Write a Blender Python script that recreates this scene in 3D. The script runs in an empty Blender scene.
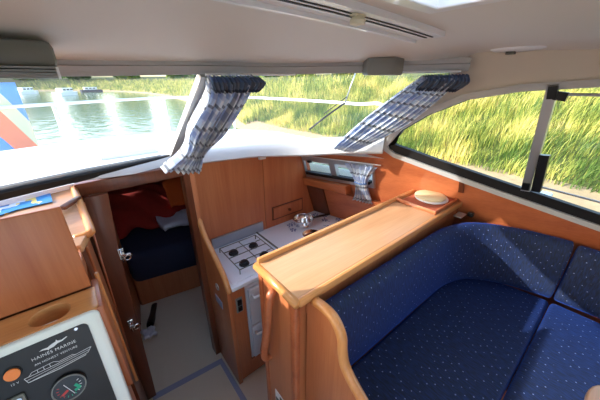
import bpy, bmesh, math, random
from mathutils import Vector, Matrix
from mathutils.geometry import tessellate_polygon
R = math.radians
random.seed(7)
col = bpy.context.scene.collection

# ------------------------------------------------------------------ materials
def nt(name):
    m = bpy.data.materials.new(name); m.use_nodes = True
    n = m.node_tree; b = n.nodes['Principled BSDF']
    return m, n, b
def lin(c):
    return tuple((x/12.92 if x <= .04045 else ((x+.055)/1.055)**2.4) for x in [v/255 for v in c]) + (1,)
def plain(name, c, rough=.5, metal=0, coat=0, bump=0, bscale=80, var=0, trans=0):
    m, n, b = nt(name)
    b.inputs['Base Color'].default_value = lin(c)
    b.inputs['Roughness'].default_value = rough
    b.inputs['Metallic'].default_value = metal
    b.inputs['Coat Weight'].default_value = coat
    tc = n.nodes.new('ShaderNodeTexCoord')
    nz = n.nodes.new('ShaderNodeTexNoise'); nz.inputs['Scale'].default_value = bscale
    n.links.new(tc.outputs['Object'], nz.inputs['Vector'])
    if bump:
        bp = n.nodes.new('ShaderNodeBump'); bp.inputs['Strength'].default_value = bump; bp.inputs['Distance'].default_value = .01
        n.links.new(nz.outputs['Fac'], bp.inputs['Height']); n.links.new(bp.outputs['Normal'], b.inputs['Normal'])
    if var:
        hs = n.nodes.new('ShaderNodeMix'); hs.data_type = 'RGBA'
        k = tuple(x*(1-var) for x in lin(c)[:3]) + (1,)
        hs.inputs[6].default_value = k; hs.inputs[7].default_value = lin(c)
        n.links.new(nz.outputs['Fac'], hs.inputs[0]); n.links.new(hs.outputs[2], b.inputs['Base Color'])
    return m
def wood(name, c1, c2, axis='z', scale=1.0, rough=.38, coat=.35):
    m, n, b = nt(name)
    tc = n.nodes.new('ShaderNodeTexCoord'); mp = n.nodes.new('ShaderNodeMapping')
    s = [9*scale]*3; s['xyz'.index(axis)] = .55*scale
    mp.inputs['Scale'].default_value = s
    n.links.new(tc.outputs['Object'], mp.inputs['Vector'])
    a = n.nodes.new('ShaderNodeTexNoise'); a.inputs['Scale'].default_value = 1.3; a.inputs['Detail'].default_value = 5; a.inputs['Distortion'].default_value = .6
    n.links.new(mp.outputs[0], a.inputs['Vector'])
    mp2 = n.nodes.new('ShaderNodeMapping'); s2 = [90*scale]*3; s2['xyz'.index(axis)] = 3*scale
    mp2.inputs['Scale'].default_value = s2; n.links.new(tc.outputs['Object'], mp2.inputs['Vector'])
    f = n.nodes.new('ShaderNodeTexNoise'); f.inputs['Scale'].default_value = 1.6; f.inputs['Detail'].default_value = 3
    n.links.new(mp2.outputs[0], f.inputs['Vector'])
    mx = n.nodes.new('ShaderNodeMath'); mx.operation = 'MULTIPLY_ADD'; mx.inputs[1].default_value = .45
    n.links.new(f.outputs['Fac'], mx.inputs[0]); n.links.new(a.outputs['Fac'], mx.inputs[2])
    cr = n.nodes.new('ShaderNodeValToRGB'); cr.color_ramp.elements[0].position = .5; cr.color_ramp.elements[1].position = .92
    cr.color_ramp.elements[0].color = lin(c2); cr.color_ramp.elements[1].color = lin(c1)
    n.links.new(mx.outputs[0], cr.inputs[0]); n.links.new(cr.outputs[0], b.inputs['Base Color'])
    b.inputs['Roughness'].default_value = rough; b.inputs['Coat Weight'].default_value = coat; b.inputs['Coat Roughness'].default_value = .18
    return m
def glassmat(name, tint=(1, 1, 1), refl=.9, haze=0.0):
    m, n, b = nt(name); n.nodes.remove(b)
    out = n.nodes['Material Output']
    t = n.nodes.new('ShaderNodeBsdfTransparent'); t.inputs[0].default_value = tint + (1,)
    g = n.nodes.new('ShaderNodeBsdfGlossy'); g.inputs['Roughness'].default_value = .02
    fr = n.nodes.new('ShaderNodeLayerWeight'); fr.inputs['Blend'].default_value = .5      # 1 - |cos|, then Schlick
    pw = n.nodes.new('ShaderNodeMath'); pw.operation = 'POWER'; pw.inputs[1].default_value = 5
    n.links.new(fr.outputs['Facing'], pw.inputs[0])
    ml = n.nodes.new('ShaderNodeMath'); ml.operation = 'MULTIPLY_ADD'; ml.inputs[1].default_value = refl; ml.inputs[2].default_value = .045*refl
    n.links.new(pw.outputs[0], ml.inputs[0])
    mix = n.nodes.new('ShaderNodeMixShader')
    n.links.new(ml.outputs[0], mix.inputs[0]); n.links.new(t.outputs[0], mix.inputs[1]); n.links.new(g.outputs[0], mix.inputs[2])
    last = mix
    if haze:
        d = n.nodes.new('ShaderNodeBsdfTranslucent'); d.inputs[0].default_value = (.9, .95, 1, 1)
        m2 = n.nodes.new('ShaderNodeMixShader'); m2.inputs[0].default_value = haze
        n.links.new(mix.outputs[0], m2.inputs[1]); n.links.new(d.outputs[0], m2.inputs[2]); last = m2
    n.links.new(last.outputs[0], out.inputs[0])
    return m

M = {}
M['wood'] = wood('honey_wood', (192, 120, 76), (168, 94, 56), 'z')
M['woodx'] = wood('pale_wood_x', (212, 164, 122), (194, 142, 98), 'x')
M['woody'] = wood('honey_wood_y', (196, 116, 66), (170, 92, 48), 'y')
M['woodred'] = wood('red_wood', (182, 104, 64), (154, 80, 46), 'y', .8)
M['trimwood'] = wood('pale_trim_wood', (218, 154, 92), (194, 126, 66), 'z', 1, .3)
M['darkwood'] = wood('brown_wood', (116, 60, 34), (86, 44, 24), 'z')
M['trimwoodx'] = wood('pale_trim_wood_x', (220, 158, 98), (198, 132, 72), 'x', 1, .3)
M['trimwoody'] = wood('pale_trim_wood_y', (218, 154, 92), (194, 126, 66), 'y', 1, .3)
M['liner'] = plain('grey_vinyl', (216, 214, 208), .6, bump=.05, bscale=12)
M['beige'] = plain('beige_vinyl', (200, 190, 174), .65, bump=.05, bscale=10)
M['white'] = plain('white_gelcoat', (232, 235, 238), .35, coat=.3)
M['ledge'] = plain('pale_grey_gelcoat', (208, 212, 218), .4, coat=.2)
M['grey'] = plain('grey_moulding', (176, 176, 176), .45)
M['darkgrey'] = plain('dark_grey_plastic', (104, 106, 98), .5)
M['midgrey'] = plain('mid_grey_plastic', (128, 130, 126), .5)
M['black'] = plain('black_plastic', (14, 14, 16), .35)
M['rubber'] = plain('black_rubber', (10, 10, 12), .6)
M['alu'] = plain('aluminium', (190, 192, 194), .35, .85)
M['chrome'] = plain('chrome', (225, 225, 225), .15, 1)
M['steel'] = plain('brushed_steel', (176, 186, 196), .35, .9, bump=.1, bscale=30)
M['enamel'] = plain('white_enamel', (236, 242, 250), .25, coat=.4)
M['oven'] = plain('pale_grey_enamel', (206, 212, 220), .35)
M['carpet'] = plain('beige_carpet', (232, 226, 208), .95, bump=.5, bscale=300, var=.15)
M['tape'] = plain('blue_grey_binding', (150, 160, 190), .8)
M['water_cloth'] = plain('navy_cloth', (26, 32, 58), .9, bump=.5, bscale=20)
M['red'] = plain('red_cloth', (160, 34, 24), .9, bump=.6, bscale=18, var=.4)
M['orange'] = plain('orange_cloth', (220, 96, 34), .9, bump=.4, bscale=20)
M['sheet'] = plain('white_cloth', (214, 218, 236), .9, bump=.3, bscale=16)
M['terra'] = plain('terracotta_mat', (168, 84, 56), .85, bump=.2, bscale=200)
M['cream'] = plain('cream_ceramic', (220, 202, 160), .5)
M['cream2'] = plain('cream_plastic', (214, 206, 176), .5)
M['offwhite'] = plain('off_white_frame', (224, 230, 224), .3, coat=.4)
M['amber'] = plain('amber_lens', (250, 140, 60), .25)
M['inkw'] = plain('white_print', (225, 225, 225), .6)
M['inkr'] = plain('red_print', (190, 60, 60), .6)
M['inkg'] = plain('green_print', (40, 170, 130), .6)
M['blueink'] = plain('blue_print', (60, 84, 150), .6)
M['dial'] = plain('dial_face', (44, 52, 60), .4)
M['hull'] = plain('white_hull', (238, 240, 242), .3)
M['cushion'] = None
M['bark'] = plain('bark', (84, 66, 48), .9)
M['mud'] = plain('dry_bank_soil', (176, 156, 122), .95, bump=.6, bscale=5, var=.45)

def fabric():
    m, n, b = nt('navy_dotted_fabric')
    uv = n.nodes.new('ShaderNodeUVMap'); uv.uv_map = 'UVMap'
    mp = n.nodes.new('ShaderNodeMapping'); mp.inputs['Scale'].default_value = (29, 29, 29); mp.inputs['Rotation'].default_value = (0, 0, R(45))
    n.links.new(uv.outputs[0], mp.inputs[0])
    v = n.nodes.new('ShaderNodeTexVoronoi'); v.inputs['Scale'].default_value = 1; v.inputs['Randomness'].default_value = .12
    n.links.new(mp.outputs[0], v.inputs['Vector'])
    lt = n.nodes.new('ShaderNodeMath'); lt.operation = 'LESS_THAN'; lt.inputs[1].default_value = .085
    n.links.new(v.outputs['Distance'], lt.inputs[0])
    nz = n.nodes.new('ShaderNodeTexNoise'); nz.inputs['Scale'].default_value = 160
    mpw = n.nodes.new('ShaderNodeMapping'); mpw.inputs['Scale'].default_value = (1, .18, 1)
    n.links.new(uv.outputs[0], mpw.inputs[0]); n.links.new(mpw.outputs[0], nz.inputs['Vector'])
    cr = n.nodes.new('ShaderNodeValToRGB'); cr.color_ramp.elements[0].color = lin((4, 14, 34)); cr.color_ramp.elements[1].color = lin((10, 36, 78))
    cr.color_ramp.elements[0].position = .35; cr.color_ramp.elements[1].position = .7
    n.links.new(nz.outputs['Fac'], cr.inputs[0])
    mx = n.nodes.new('ShaderNodeMix'); mx.data_type = 'RGBA'; mx.inputs[7].default_value = lin((112, 124, 158))
    n.links.new(lt.outputs[0], mx.inputs[0]); n.links.new(cr.outputs[0], mx.inputs[6])
    n.links.new(mx.outputs[2], b.inputs['Base Color'])
    b.inputs['Roughness'].default_value = .75; b.inputs['Sheen Weight'].default_value = .35; b.inputs['Sheen Tint'].default_value = lin((40, 100, 235))
    bp = n.nodes.new('ShaderNodeBump'); bp.inputs['Strength'].default_value = .3; bp.inputs['Distance'].default_value = .004
    n.links.new(nz.outputs['Fac'], bp.inputs['Height']); n.links.new(bp.outputs[0], b.inputs['Normal'])
    return m
M['cushion'] = fabric()
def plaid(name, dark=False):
    m, n, b = nt(name)
    uv = n.nodes.new('ShaderNodeUVMap'); uv.uv_map = 'UVMap'
    sp = n.nodes.new('ShaderNodeSeparateXYZ'); n.links.new(uv.outputs[0], sp.inputs[0])
    def band(sock, per, width, off=0):
        a = n.nodes.new('ShaderNodeMath'); a.operation = 'MULTIPLY_ADD'; a.inputs[1].default_value = 1/per; a.inputs[2].default_value = off
        n.links.new(sock, a.inputs[0])
        f = n.nodes.new('ShaderNodeMath'); f.operation = 'FRACT'; n.links.new(a.outputs[0], f.inputs[0])
        l = n.nodes.new('ShaderNodeMath'); l.operation = 'LESS_THAN'; l.inputs[1].default_value = width; n.links.new(f.outputs[0], l.inputs[0])
        return l.outputs[0]
    def mix(fac, a, c):
        x = n.nodes.new('ShaderNodeMix'); x.data_type = 'RGBA'
        if isinstance(fac, float): x.inputs[0].default_value = fac
        else: n.links.new(fac, x.inputs[0])
        for i, q in ((6, a), (7, c)):
            if isinstance(q, tuple): x.inputs[i].default_value = q
            else: n.links.new(q, x.inputs[i])
        return x.outputs[2]
    def half(a, k):
        x = n.nodes.new('ShaderNodeMath'); x.operation = 'MULTIPLY'; x.inputs[1].default_value = k; n.links.new(a, x.inputs[0]); return x.outputs[0]
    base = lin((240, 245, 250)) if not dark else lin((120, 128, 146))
    c = mix(half(band(sp.outputs[0], .12, .4), .22), base, lin((90, 150, 215)))
    c = mix(half(band(sp.outputs[1], .12, .35), .35), c, lin((80, 125, 195)))
    c = mix(half(band(sp.outputs[1], .12, .13, .3), .6), c, lin((22, 28, 52)))
    c = mix(half(band(sp.outputs[0], .12, .13, .25), .45), c, lin((22, 28, 52)))
    n.links.new(c, b.inputs['Base Color']); b.inputs['Roughness'].default_value = .85
    out = n.nodes['Material Output']
    tr = n.nodes.new('ShaderNodeBsdfTranslucent'); n.links.new(c, tr.inputs[0])
    ms = n.nodes.new('ShaderNodeMixShader'); ms.inputs[0].default_value = .45
    n.links.new(b.outputs[0], ms.inputs[1]); n.links.new(tr.outputs[0], ms.inputs[2]); n.links.new(ms.outputs[0], out.inputs[0])
    return m
M['plaid'] = plaid('blue_plaid_cotton')
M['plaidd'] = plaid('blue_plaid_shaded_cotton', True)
M['heading'] = plain('navy_curtain_heading', (34, 38, 58), .9, bump=.4, bscale=60, var=.6)
M['glass'] = glassmat('window_glass', (.97, .99, .98), .9)
M['screen'] = glassmat('windscreen_glass', (.97, .99, .98), .9, .035)
M['hatch'] = glassmat('hatch_acrylic', (1, .98, .94), .6, .55)

def mapmat():
    m, n, b = nt('printed_chart')
    tc = n.nodes.new('ShaderNodeTexCoord'); v = n.nodes.new('ShaderNodeTexVoronoi'); v.inputs['Scale'].default_value = 24; v.distance = 'CHEBYCHEV'
    n.links.new(tc.outputs['Object'], v.inputs['Vector'])
    cr = n.nodes.new('ShaderNodeValToRGB'); cr.color_ramp.interpolation = 'CONSTANT'
    e = cr.color_ramp.elements; e[0].color = lin((30, 130, 200)); e[1].position = .45; e[1].color = lin((226, 238, 246))
    k = e.new(.7); k.color = lin((40, 160, 215)); k = e.new(.88); k.color = lin((236, 214, 120))
    sx = n.nodes.new('ShaderNodeSeparateColor'); n.links.new(v.outputs['Color'], sx.inputs[0]); n.links.new(sx.outputs[0], cr.inputs[0])
    n.links.new(cr.outputs[0], b.inputs['Base Color']); b.inputs['Roughness'].default_value = .3
    return m
M['chart'] = mapmat()
def foliage(name, c1, c2, scale=3):
    m, n, b = nt(name)
    g = n.nodes.new('ShaderNodeNewGeometry'); cr = n.nodes.new('ShaderNodeValToRGB')
    cr.color_ramp.elements[0].color = lin(c1); cr.color_ramp.elements[1].color = lin(c2)
    n.links.new(g.outputs['Random Per Island'], cr.inputs[0]); n.links.new(cr.outputs[0], b.inputs['Base Color'])
    b.inputs['Roughness'].default_value = .7
    out = n.nodes['Material Output']; tr = n.nodes.new('ShaderNodeBsdfTranslucent'); n.links.new(cr.outputs[0], tr.inputs[0])
    ms = n.nodes.new('ShaderNodeMixShader'); ms.inputs[0].default_value = .35
    n.links.new(b.outputs[0], ms.inputs[1]); n.links.new(tr.outputs[0], ms.inputs[2]); n.links.new(ms.outputs[0], out.inputs[0])
    return m, cr
def grassmat():
    m, cr = foliage('reed_grass', (92, 122, 50), (240, 218, 142))
    e = cr.color_ramp.elements
    k = e.new(.45); k.color = lin((182, 186, 92)); k = e.new(.8); k.color = lin((220, 206, 118))
    n = m.node_tree                                   # patches of drier grass
    tc = n.nodes.new('ShaderNodeTexCoord'); nz = n.nodes.new('ShaderNodeTexNoise'); nz.inputs['Scale'].default_value = .9; nz.inputs['Detail'].default_value = 3
    n.links.new(tc.outputs['Object'], nz.inputs['Vector'])
    g = [x for x in n.nodes if x.type == 'NEW_GEOMETRY'][0]
    a = n.nodes.new('ShaderNodeMath'); a.operation = 'MULTIPLY_ADD'; a.inputs[1].default_value = 3.6; a.inputs[2].default_value = -1.72
    n.links.new(nz.outputs['Fac'], a.inputs[0])
    s = n.nodes.new('ShaderNodeMath'); s.operation = 'MULTIPLY_ADD'; s.inputs[1].default_value = .55
    n.links.new(g.outputs['Random Per Island'], s.inputs[0]); n.links.new(a.outputs[0], s.inputs[2])
    n.links.new(s.outputs[0], cr.inputs[0])
    return m
M['grass'] = grassmat()
M['soil'] = plain('grassy_soil', (104, 112, 52), .95, bump=.6, bscale=4, var=.5)
def treemat(i, c1, c2): return foliage('tree_leaves_%s' % 'abc'[i], c1, c2)[0]
TM = [treemat(0, (34, 74, 24), (92, 138, 48)), treemat(1, (60, 104, 34), (134, 168, 66)), treemat(2, (44, 84, 44), (104, 134, 76))]
def watermat():
    m, n, b = nt('river_water')
    b.inputs['Base Color'].default_value = lin((84, 110, 70)); b.inputs['Roughness'].default_value = .12; b.inputs['Specular IOR Level'].default_value = .8
    tc = n.nodes.new('ShaderNodeTexCoord'); mp = n.nodes.new('ShaderNodeMapping'); mp.inputs['Scale'].default_value = (1.2, .7, 1); mp.inputs['Rotation'].default_value = (0, 0, .4)
    nz = n.nodes.new('ShaderNodeTexNoise'); nz.inputs['Scale'].default_value = 1.4; nz.inputs['Detail'].default_value = 4
    n.links.new(tc.outputs['Object'], mp.inputs[0]); n.links.new(mp.outputs[0], nz.inputs['Vector'])
    bp = n.nodes.new('ShaderNodeBump'); bp.inputs['Strength'].default_value = .25; bp.inputs['Distance'].default_value = .2
    n.links.new(nz.outputs['Fac'], bp.inputs['Height']); n.links.new(bp.outputs[0], b.inputs['Normal'])
    return m
M['water'] = watermat()

# ------------------------------------------------------------------ mesh helpers (all shapes are written in world metres)
class MB:
    def __init__(s): s.b = bmesh.new(); s.uv = None
    def quad(s, pts):
        return s.b.faces.new([s.b.verts.new(p) for p in pts])
    def box(s, x0, x1, y0, y1, z0, z1, bev=0, rot=None, piv=None):
        t = bmesh.new(); bmesh.ops.create_cube(t, size=1)
        for v in t.verts: v.co = Vector(((x0+x1)/2+v.co.x*(x1-x0), (y0+y1)/2+v.co.y*(y1-y0), (z0+z1)/2+v.co.z*(z1-z0)))
        if bev: bmesh.ops.bevel(t, geom=t.edges[:], offset=bev, segments=2, affect='EDGES', profile=.5)
        if rot:
            p = Vector(piv) if piv else Vector(((x0+x1)/2, (y0+y1)/2, (z0+z1)/2))
            bmesh.ops.rotate(t, cent=p, matrix=rot, verts=t.verts)
        s.merge(t); return s
    def merge(s, t):
        me = bpy.data.meshes.new('tmp'); t.to_mesh(me); t.free(); s.b.from_mesh(me); bpy.data.meshes.remove(me)
    def prism(s, poly, axis, a, c, bev=0, holes=()):
        """extrude a 2-D polygon (with holes) along axis between a and c"""
        ax = 'xyz'.index(axis); o = [i for i in range(3) if i != ax]
        def P(p, d):
            r = [0, 0, 0]; r[o[0]], r[o[1]] = p; r[ax] = d; return Vector(r)
        return s.slab(lambda p, d: P(p, d), poly, a, c, bev, holes)
    def slab(s, f, poly, a, c, bev=0, holes=()):
        t = bmesh.new(); loops = [list(poly)]+[list(h) for h in holes]
        flat = [p for l in loops for p in l]
        tris = tessellate_polygon([[Vector((p[0], p[1], 0)) for p in l] for l in loops])
        va = [t.verts.new(f(p, a)) for p in flat]; vc = [t.verts.new(f(p, c)) for p in flat]
        for tr in tris:
            t.faces.new([va[i] for i in tr]); t.faces.new([vc[i] for i in reversed(tr)])
        k = 0
        for l in loops:
            n = len(l)
            for i in range(n):
                j = (i+1) % n; t.faces.new([va[k+i], va[k+j], vc[k+j], vc[k+i]])
            k += n
        bmesh.ops.recalc_face_normals(t, faces=t.faces)
        bmesh.ops.dissolve_limit(t, angle_limit=.001, verts=t.verts, edges=t.edges)
        if bev:
            es = [e for e in t.edges if len(e.link_faces) == 2 and e.calc_face_angle(0) > .6]
            bmesh.ops.bevel(t, geom=es, offset=bev, segments=3, affect='EDGES', profile=.5)
        s.merge(t); return s
    def tube(s, pts, r, n=10, closed=False, caps=True):
        pts = [Vector(p) for p in pts]; m = len(pts); rs = r if isinstance(r, (list, tuple)) else [r]*m
        rings = []; up = None
        for i, p in enumerate(pts):
            if closed: d = pts[(i+1) % m]-pts[i-1]
            else: d = pts[min(i+1, m-1)]-pts[max(i-1, 0)]
            d.normalize()
            if up is None: up = Vector((0, 0, 1)) if abs(d.z) < .9 else Vector((1, 0, 0))
            a = d.cross(up); a.normalize(); b_ = a.cross(d); up = b_.copy()
            rings.append([s.b.verts.new(p+(a*math.cos(2*math.pi*k/n)+b_*math.sin(2*math.pi*k/n))*rs[i]) for k in range(n)])
        for i in range(m if closed else m-1):
            A, B = rings[i], rings[(i+1) % m]
            for k in range(n): s.b.faces.new([A[k], A[(k+1) % n], B[(k+1) % n], B[k]])
        if caps and not closed: s.b.faces.new(rings[0][::-1]); s.b.faces.new(rings[-1])
        return s
    def lathe(s, prof, c, n=32, mat=None):
        rings = []
        for r, z in prof:
            rings.append([s.b.verts.new((mat @ Vector((r*math.cos(2*math.pi*k/n), r*math.sin(2*math.pi*k/n), z)) if mat else Vector((r*math.cos(2*math.pi*k/n), r*math.sin(2*math.pi*k/n), z)))+Vector(c)) for k in range(n)])
        for A, B in zip(rings, rings[1:]):
            for k in range(n): s.b.faces.new([A[k], A[(k+1) % n], B[(k+1) % n], B[k]])
        if prof[0][0] > 1e-4: s.b.faces.new(rings[0][::-1])
        if prof[-1][0] > 1e-4: s.b.faces.new(rings[-1])
        bmesh.ops.remove_doubles(s.b, verts=s.b.verts, dist=1e-5)
        return s
    def grid(s, f, nu, nv, uvf=None, closed_u=False):
        """f(u,v) -> point; double grid as one sheet"""
        if uvf and s.uv is None: s.uv = s.b.loops.layers.uv.new('UVMap')
        V = [[s.b.verts.new(f(i/nu, j/nv)) for i in range(nu+1)] for j in range(nv+1)]
        for j in range(nv):
            for i in range(nu):
                fc = s.b.faces.new([V[j][i], V[j][i+1], V[j+1][i+1], V[j+1][i]])
                if uvf:
                    for l, (a, b_) in zip(fc.loops, ((i, j), (i+1, j), (i+1, j+1), (i, j+1))): l[s.uv].uv = uvf(a/nu, b_/nv)
        return s
    def obj(s, name, mat, parent=None, label=None, smooth=False, mods=None, keepn=False):
        if not keepn: bmesh.ops.recalc_face_normals(s.b, faces=s.b.faces)
        me = bpy.data.meshes.new(name); s.b.to_mesh(me); s.b.free()
        o = bpy.data.objects.new(name, me); col.objects.link(o); me.materials.append(mat)
        if parent is not None:
            r = parent
            while r.parent: r = r.parent
            off = Vector(r.location)
            o.parent = parent
        else:
            vs = [v.co for v in me.vertices]
            off = Vector(((min(v.x for v in vs)+max(v.x for v in vs))/2, (min(v.y for v in vs)+max(v.y for v in vs))/2, min(v.z for v in vs)))
            o.location = off
        me.transform(Matrix.Translation(-off))
        if smooth:
            for p in me.polygons: p.use_smooth = True
            if smooth != 'all':
                me.set_sharp_from_angle(angle=R(38))
        if label: o['label'] = label
        if mods: mods(o)
        return o
def tag(o, label, cat, group=None, kind=None):
    if label: o['label'] = label
    if cat: o['category'] = cat
    if group: o['group'] = group
    if kind: o['kind'] = kind
    return o
def thing(name, loc, label, cat, group=None):
    o = bpy.data.objects.new(name, None); col.objects.link(o); o.location = loc; o.empty_display_size = .1
    return tag(o, label, cat, group)
def struct(o, label, cat):
    o['kind'] = 'structure'; o['label'] = label; o['category'] = cat; return o
def srt(name, loc, label, cat):
    o = bpy.data.objects.new(name, None); col.objects.link(o); o.location = loc; return struct(o, label, cat)
def lerp(a, b, t): return a+(b-a)*t
def spline(pts, n):
    """Catmull-Rom through points"""
    P = [Vector(p) for p in pts]; P = [P[0]*2-P[1]]+P+[P[-1]*2-P[-2]]; out = []
    for i in range(1, len(P)-2):
        for k in range(n):
            t = k/n; a, b, c, d = P[i-1], P[i], P[i+1], P[i+2]
            out.append(.5*((2*b)+(c-a)*t+(2*a-5*b+4*c-d)*t*t+(3*b-a-3*c+d)*t**3))
    out.append(P[-2]); return out
def sample(path, t):
    x = t*(len(path)-1); i = min(int(x), len(path)-2); return path[i].lerp(path[i+1], x-i)

# starboard cabin side: leans inward and narrows to the bow
def hx(y, z): return 2.373-.28*y-.35*z
def hull(p, d): return Vector((hx(p[0], p[1])+d, p[0], p[1]))      # p=(y,z), d outward

# ------------------------------------------------------------------ the boat's shell
struct(MB().box(-1.6, 2.2, .60, 4.2, -.06, 0).obj('floor', M['carpet']), 'beige carpeted sole of the galley and forward cabin', 'floor')
struct(MB().box(-1.6, .42, -1.6, .62, .40, .45).box(.42, 2.3, -1.6, .50, .40, .45).obj('floor', M['carpet']), 'raised sole of the wheelhouse', 'floor')
struct(MB().box(-1.6, .42, .60, .62, 0, .40).obj('trim_1', M['wood']), 'wooden riser of the step down to the galley', 'trim')

# sill and header curves of the windscreen
SILL = spline([(-1.25, .98, 1.64), (-.75, 1.23, 1.62), (-.28, 1.41, 1.612), (0, 1.515, 1.606), (.42, 1.655, 1.60), (.70, 1.63, 1.60), (1.12, 1.46, 1.61), (1.40, 1.15, 1.648), (1.50, .99, 1.665)], 6)
HEAD = spline([(-1.15, .62, 2.02), (-.7, 1.0, 2.015), (-.3, 1.16, 2.01), (.05, 1.20, 2.01), (.46, 1.19, 2.02), (.8, 1.13, 2.022), (1.12, .98, 2.03), (1.34, .76, 2.033), (1.465, .575, 2.036)], 6)
# starboard side, timber below and vinyl above, round the window opening
WIN = [(.985, 1.585), (.94, 1.554), (.85, 1.532), (.735, 1.501), (.376, 1.414), (-.04, 1.317), (-.5, 1.21), (-.9, 1.13), (-1.2, 1.12), (-1.28, 1.2), (-1.28, 1.85), (-1.2, 1.95), (-.9, 1.985), (-.3, 1.995), (.147, 1.989), (.385, 1.967), (.588, 1.922), (.766, 1.833), (.901, 1.736), (.965, 1.653), (.992, 1.62)]
SMALL = [(1.67, 1.405), (1.085, 1.445), (1.10, 1.285), (1.68, 1.255)]
low = [(-1.55, .1), (-1.55, 1.13)] + [WIN[i] for i in range(8, -1, -1)] + [(1.02, 1.60), (1.69, 1.52), (1.9, 1.46), (2.0, 1.29), (3.6, 1.29), (3.6, .1)]
up = [(-1.55, 1.13)] + [WIN[i] for i in range(8, 21)] + [WIN[0], (1.02, 1.60), (1.005, 1.67), (.63, 2.03), (.64, 2.16), (-1.55, 2.17)]
struct(MB().slab(hull, low, 0, .04, holes=[SMALL]).obj('wall_right', M['woodred']), 'reddish varnished timber lining on the starboard side below the windows', 'wall')
struct(MB().slab(hull, up, -.004, .04).obj('trim_2', M['beige'], smooth=True), 'beige vinyl lining above the large starboard window', 'trim')
struct(MB().slab(hull, [(-1.55, -.8), (-1.55, .1), (3.6, .1), (3.4, -.8)], -.3, .06).obj('wall_right', M['hull']), 'white outside of the starboard topsides', 'wall')
struct(MB().slab(hull, [(.548, 1.37), (.548, 1.462), (.572, 1.466), (.572, 1.37)], -.012, 0).obj('trim_3', M['darkwood']), 'thin upright wooden joint strip below the large window', 'trim')

# port side (mostly unseen, closes the cabin)
pw = MB(); hole = [(-1.0, 1.3), (.5, 1.45), (.5, 1.9), (-1.0, 1.95)]
pw.slab(lambda p, d: Vector((-2.0+.28*p[0]+.35*p[1]-d, p[0], p[1])), [(-1.55, .1), (-1.55, 2.12), (.55, 2.1), (.62, 2.03), (1.0, 1.60), (1.9, 1.46), (2.0, 1.29), (3.6, 1.29), (3.6, .1)], 0, .04, holes=[hole])
struct(pw.obj('wall_left', M['woodred']), 'port side lining', 'wall')
pg = MB().slab(lambda p, d: Vector((-2.0+.28*p[0]+.35*p[1]-d, p[0], p[1])), hole, .015, .025)
struct(pg.obj('window_4', M['glass']), 'port side window', 'window')

# roof: gently cambered liner with a hatch opening
def zc(x, y):
    base = 2.17 if y < .5 else 2.17-(y-.5)**1.25*.135
    return base-.068*((x-.2)/1.4)**2
def roof(x0, x1, ya, yb, nx=14, ny=14, t=.03):
    m = MB()
    m.grid(lambda u, v: Vector((lerp(x0, x1, u), lerp(ya, yb, v), zc(lerp(x0, x1, u), lerp(ya, yb, v)))), nx, ny)
    m.grid(lambda u, v: Vector((lerp(x0, x1, u), lerp(ya, yb, v), zc(lerp(x0, x1, u), lerp(ya, yb, v))+t)), nx, ny)
    return m
HX0, HX1, HY0, HY1 = .14, .75, -.22, .40
def headpt(u): return sample(HEAD, u)
rf = MB()
for t in (0, .03):
    # front part follows the header
    def front(u, v, t=t):
        h = headpt(u); y0 = .50; x0 = lerp(-1.35, 1.66, u)
        x = lerp(x0, h.x, v**1.0) if v > 0 else x0
        y = lerp(y0, h.y, v); z = lerp(zc(x, y), h.z+.045, v**3)
        return Vector((x, y, z+t))
    rf.grid(front, 40, 14)
    for (a, b_, c, d) in ((-1.35, HX0, -1.55, .50), (HX1, 1.68, -1.55, .50), (HX0, HX1, -1.55, HY0), (HX0, HX1, HY1, .50)):
        rf.grid(lambda u, v, t=t: Vector((lerp(a, b_, u), lerp(c, d, v), zc(lerp(a, b_, u), lerp(c, d, v))+t)), 10, 8)
struct(rf.obj('ceiling', M['liner'], smooth='all', keepn=True), 'pale grey cambered headliner of the wheelhouse', 'ceiling')
hf = MB()
zz = 2.165
for (a, b_, c, d) in ((HX0-.03, HX0+.01, HY0-.03, HY1+.03), (HX1-.01, HX1+.03, HY0-.03, HY1+.03), (HX0, HX1, HY0-.03, HY0+.01), (HX0, HX1, HY1-.01, HY1+.03)): hf.box(a, b_, c, d, zz-.012, zz+.06, .004)
hr = srt('window_5', (.42, .1, 2.15), 'roof hatch with a bright translucent lid', 'roof hatch')
hf.obj('hatch_frame', M['white'], hr)
MB().box(HX0-.02, HX1+.02, HY0-.02, HY1+.02, zz+.06, zz+.068).obj('hatch_lid', M['hatch'], hr)

# header moulding
def offs(path, dy, dz, dx=0): return [p+Vector((dx, dy, dz)) for p in path]
def strip(path, prof, hs=lambda x: 1):
    """sweep (inward, up) profile along a plan curve; inward = toward the cabin"""
    m = MB(); rings = []
    for i, p in enumerate(path):
        d = path[min(i+1, len(path)-1)]-path[max(i-1, 0)]; d.z = 0; d.normalize(); nrm = Vector((d.y, -d.x, 0))
        rings.append([m.b.verts.new(p+nrm*(a*min(1, hs(p.x)*1.2) if a > 0 else a)+Vector((0, 0, b_*hs(p.x)))) for a, b_ in prof])
    n = len(prof)
    for A, B in zip(rings, rings[1:]):
        for k in range(n): m.b.faces.new([A[k], A[(k+1) % n], B[(k+1) % n], B[k]])
    m.b.faces.new(rings[0]); m.b.faces.new(rings[-1][::-1]); return m
struct(strip(HEAD, [(-.02, 0), (.012, 0), (.012, .014), (.022, .014), (.022, .03), (.014, .034), (.014, .055), (-.02, .06)]).obj('trim_4', M['grey'], smooth=True), 'grey stepped moulding along the top of the windscreen', 'trim')
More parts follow.
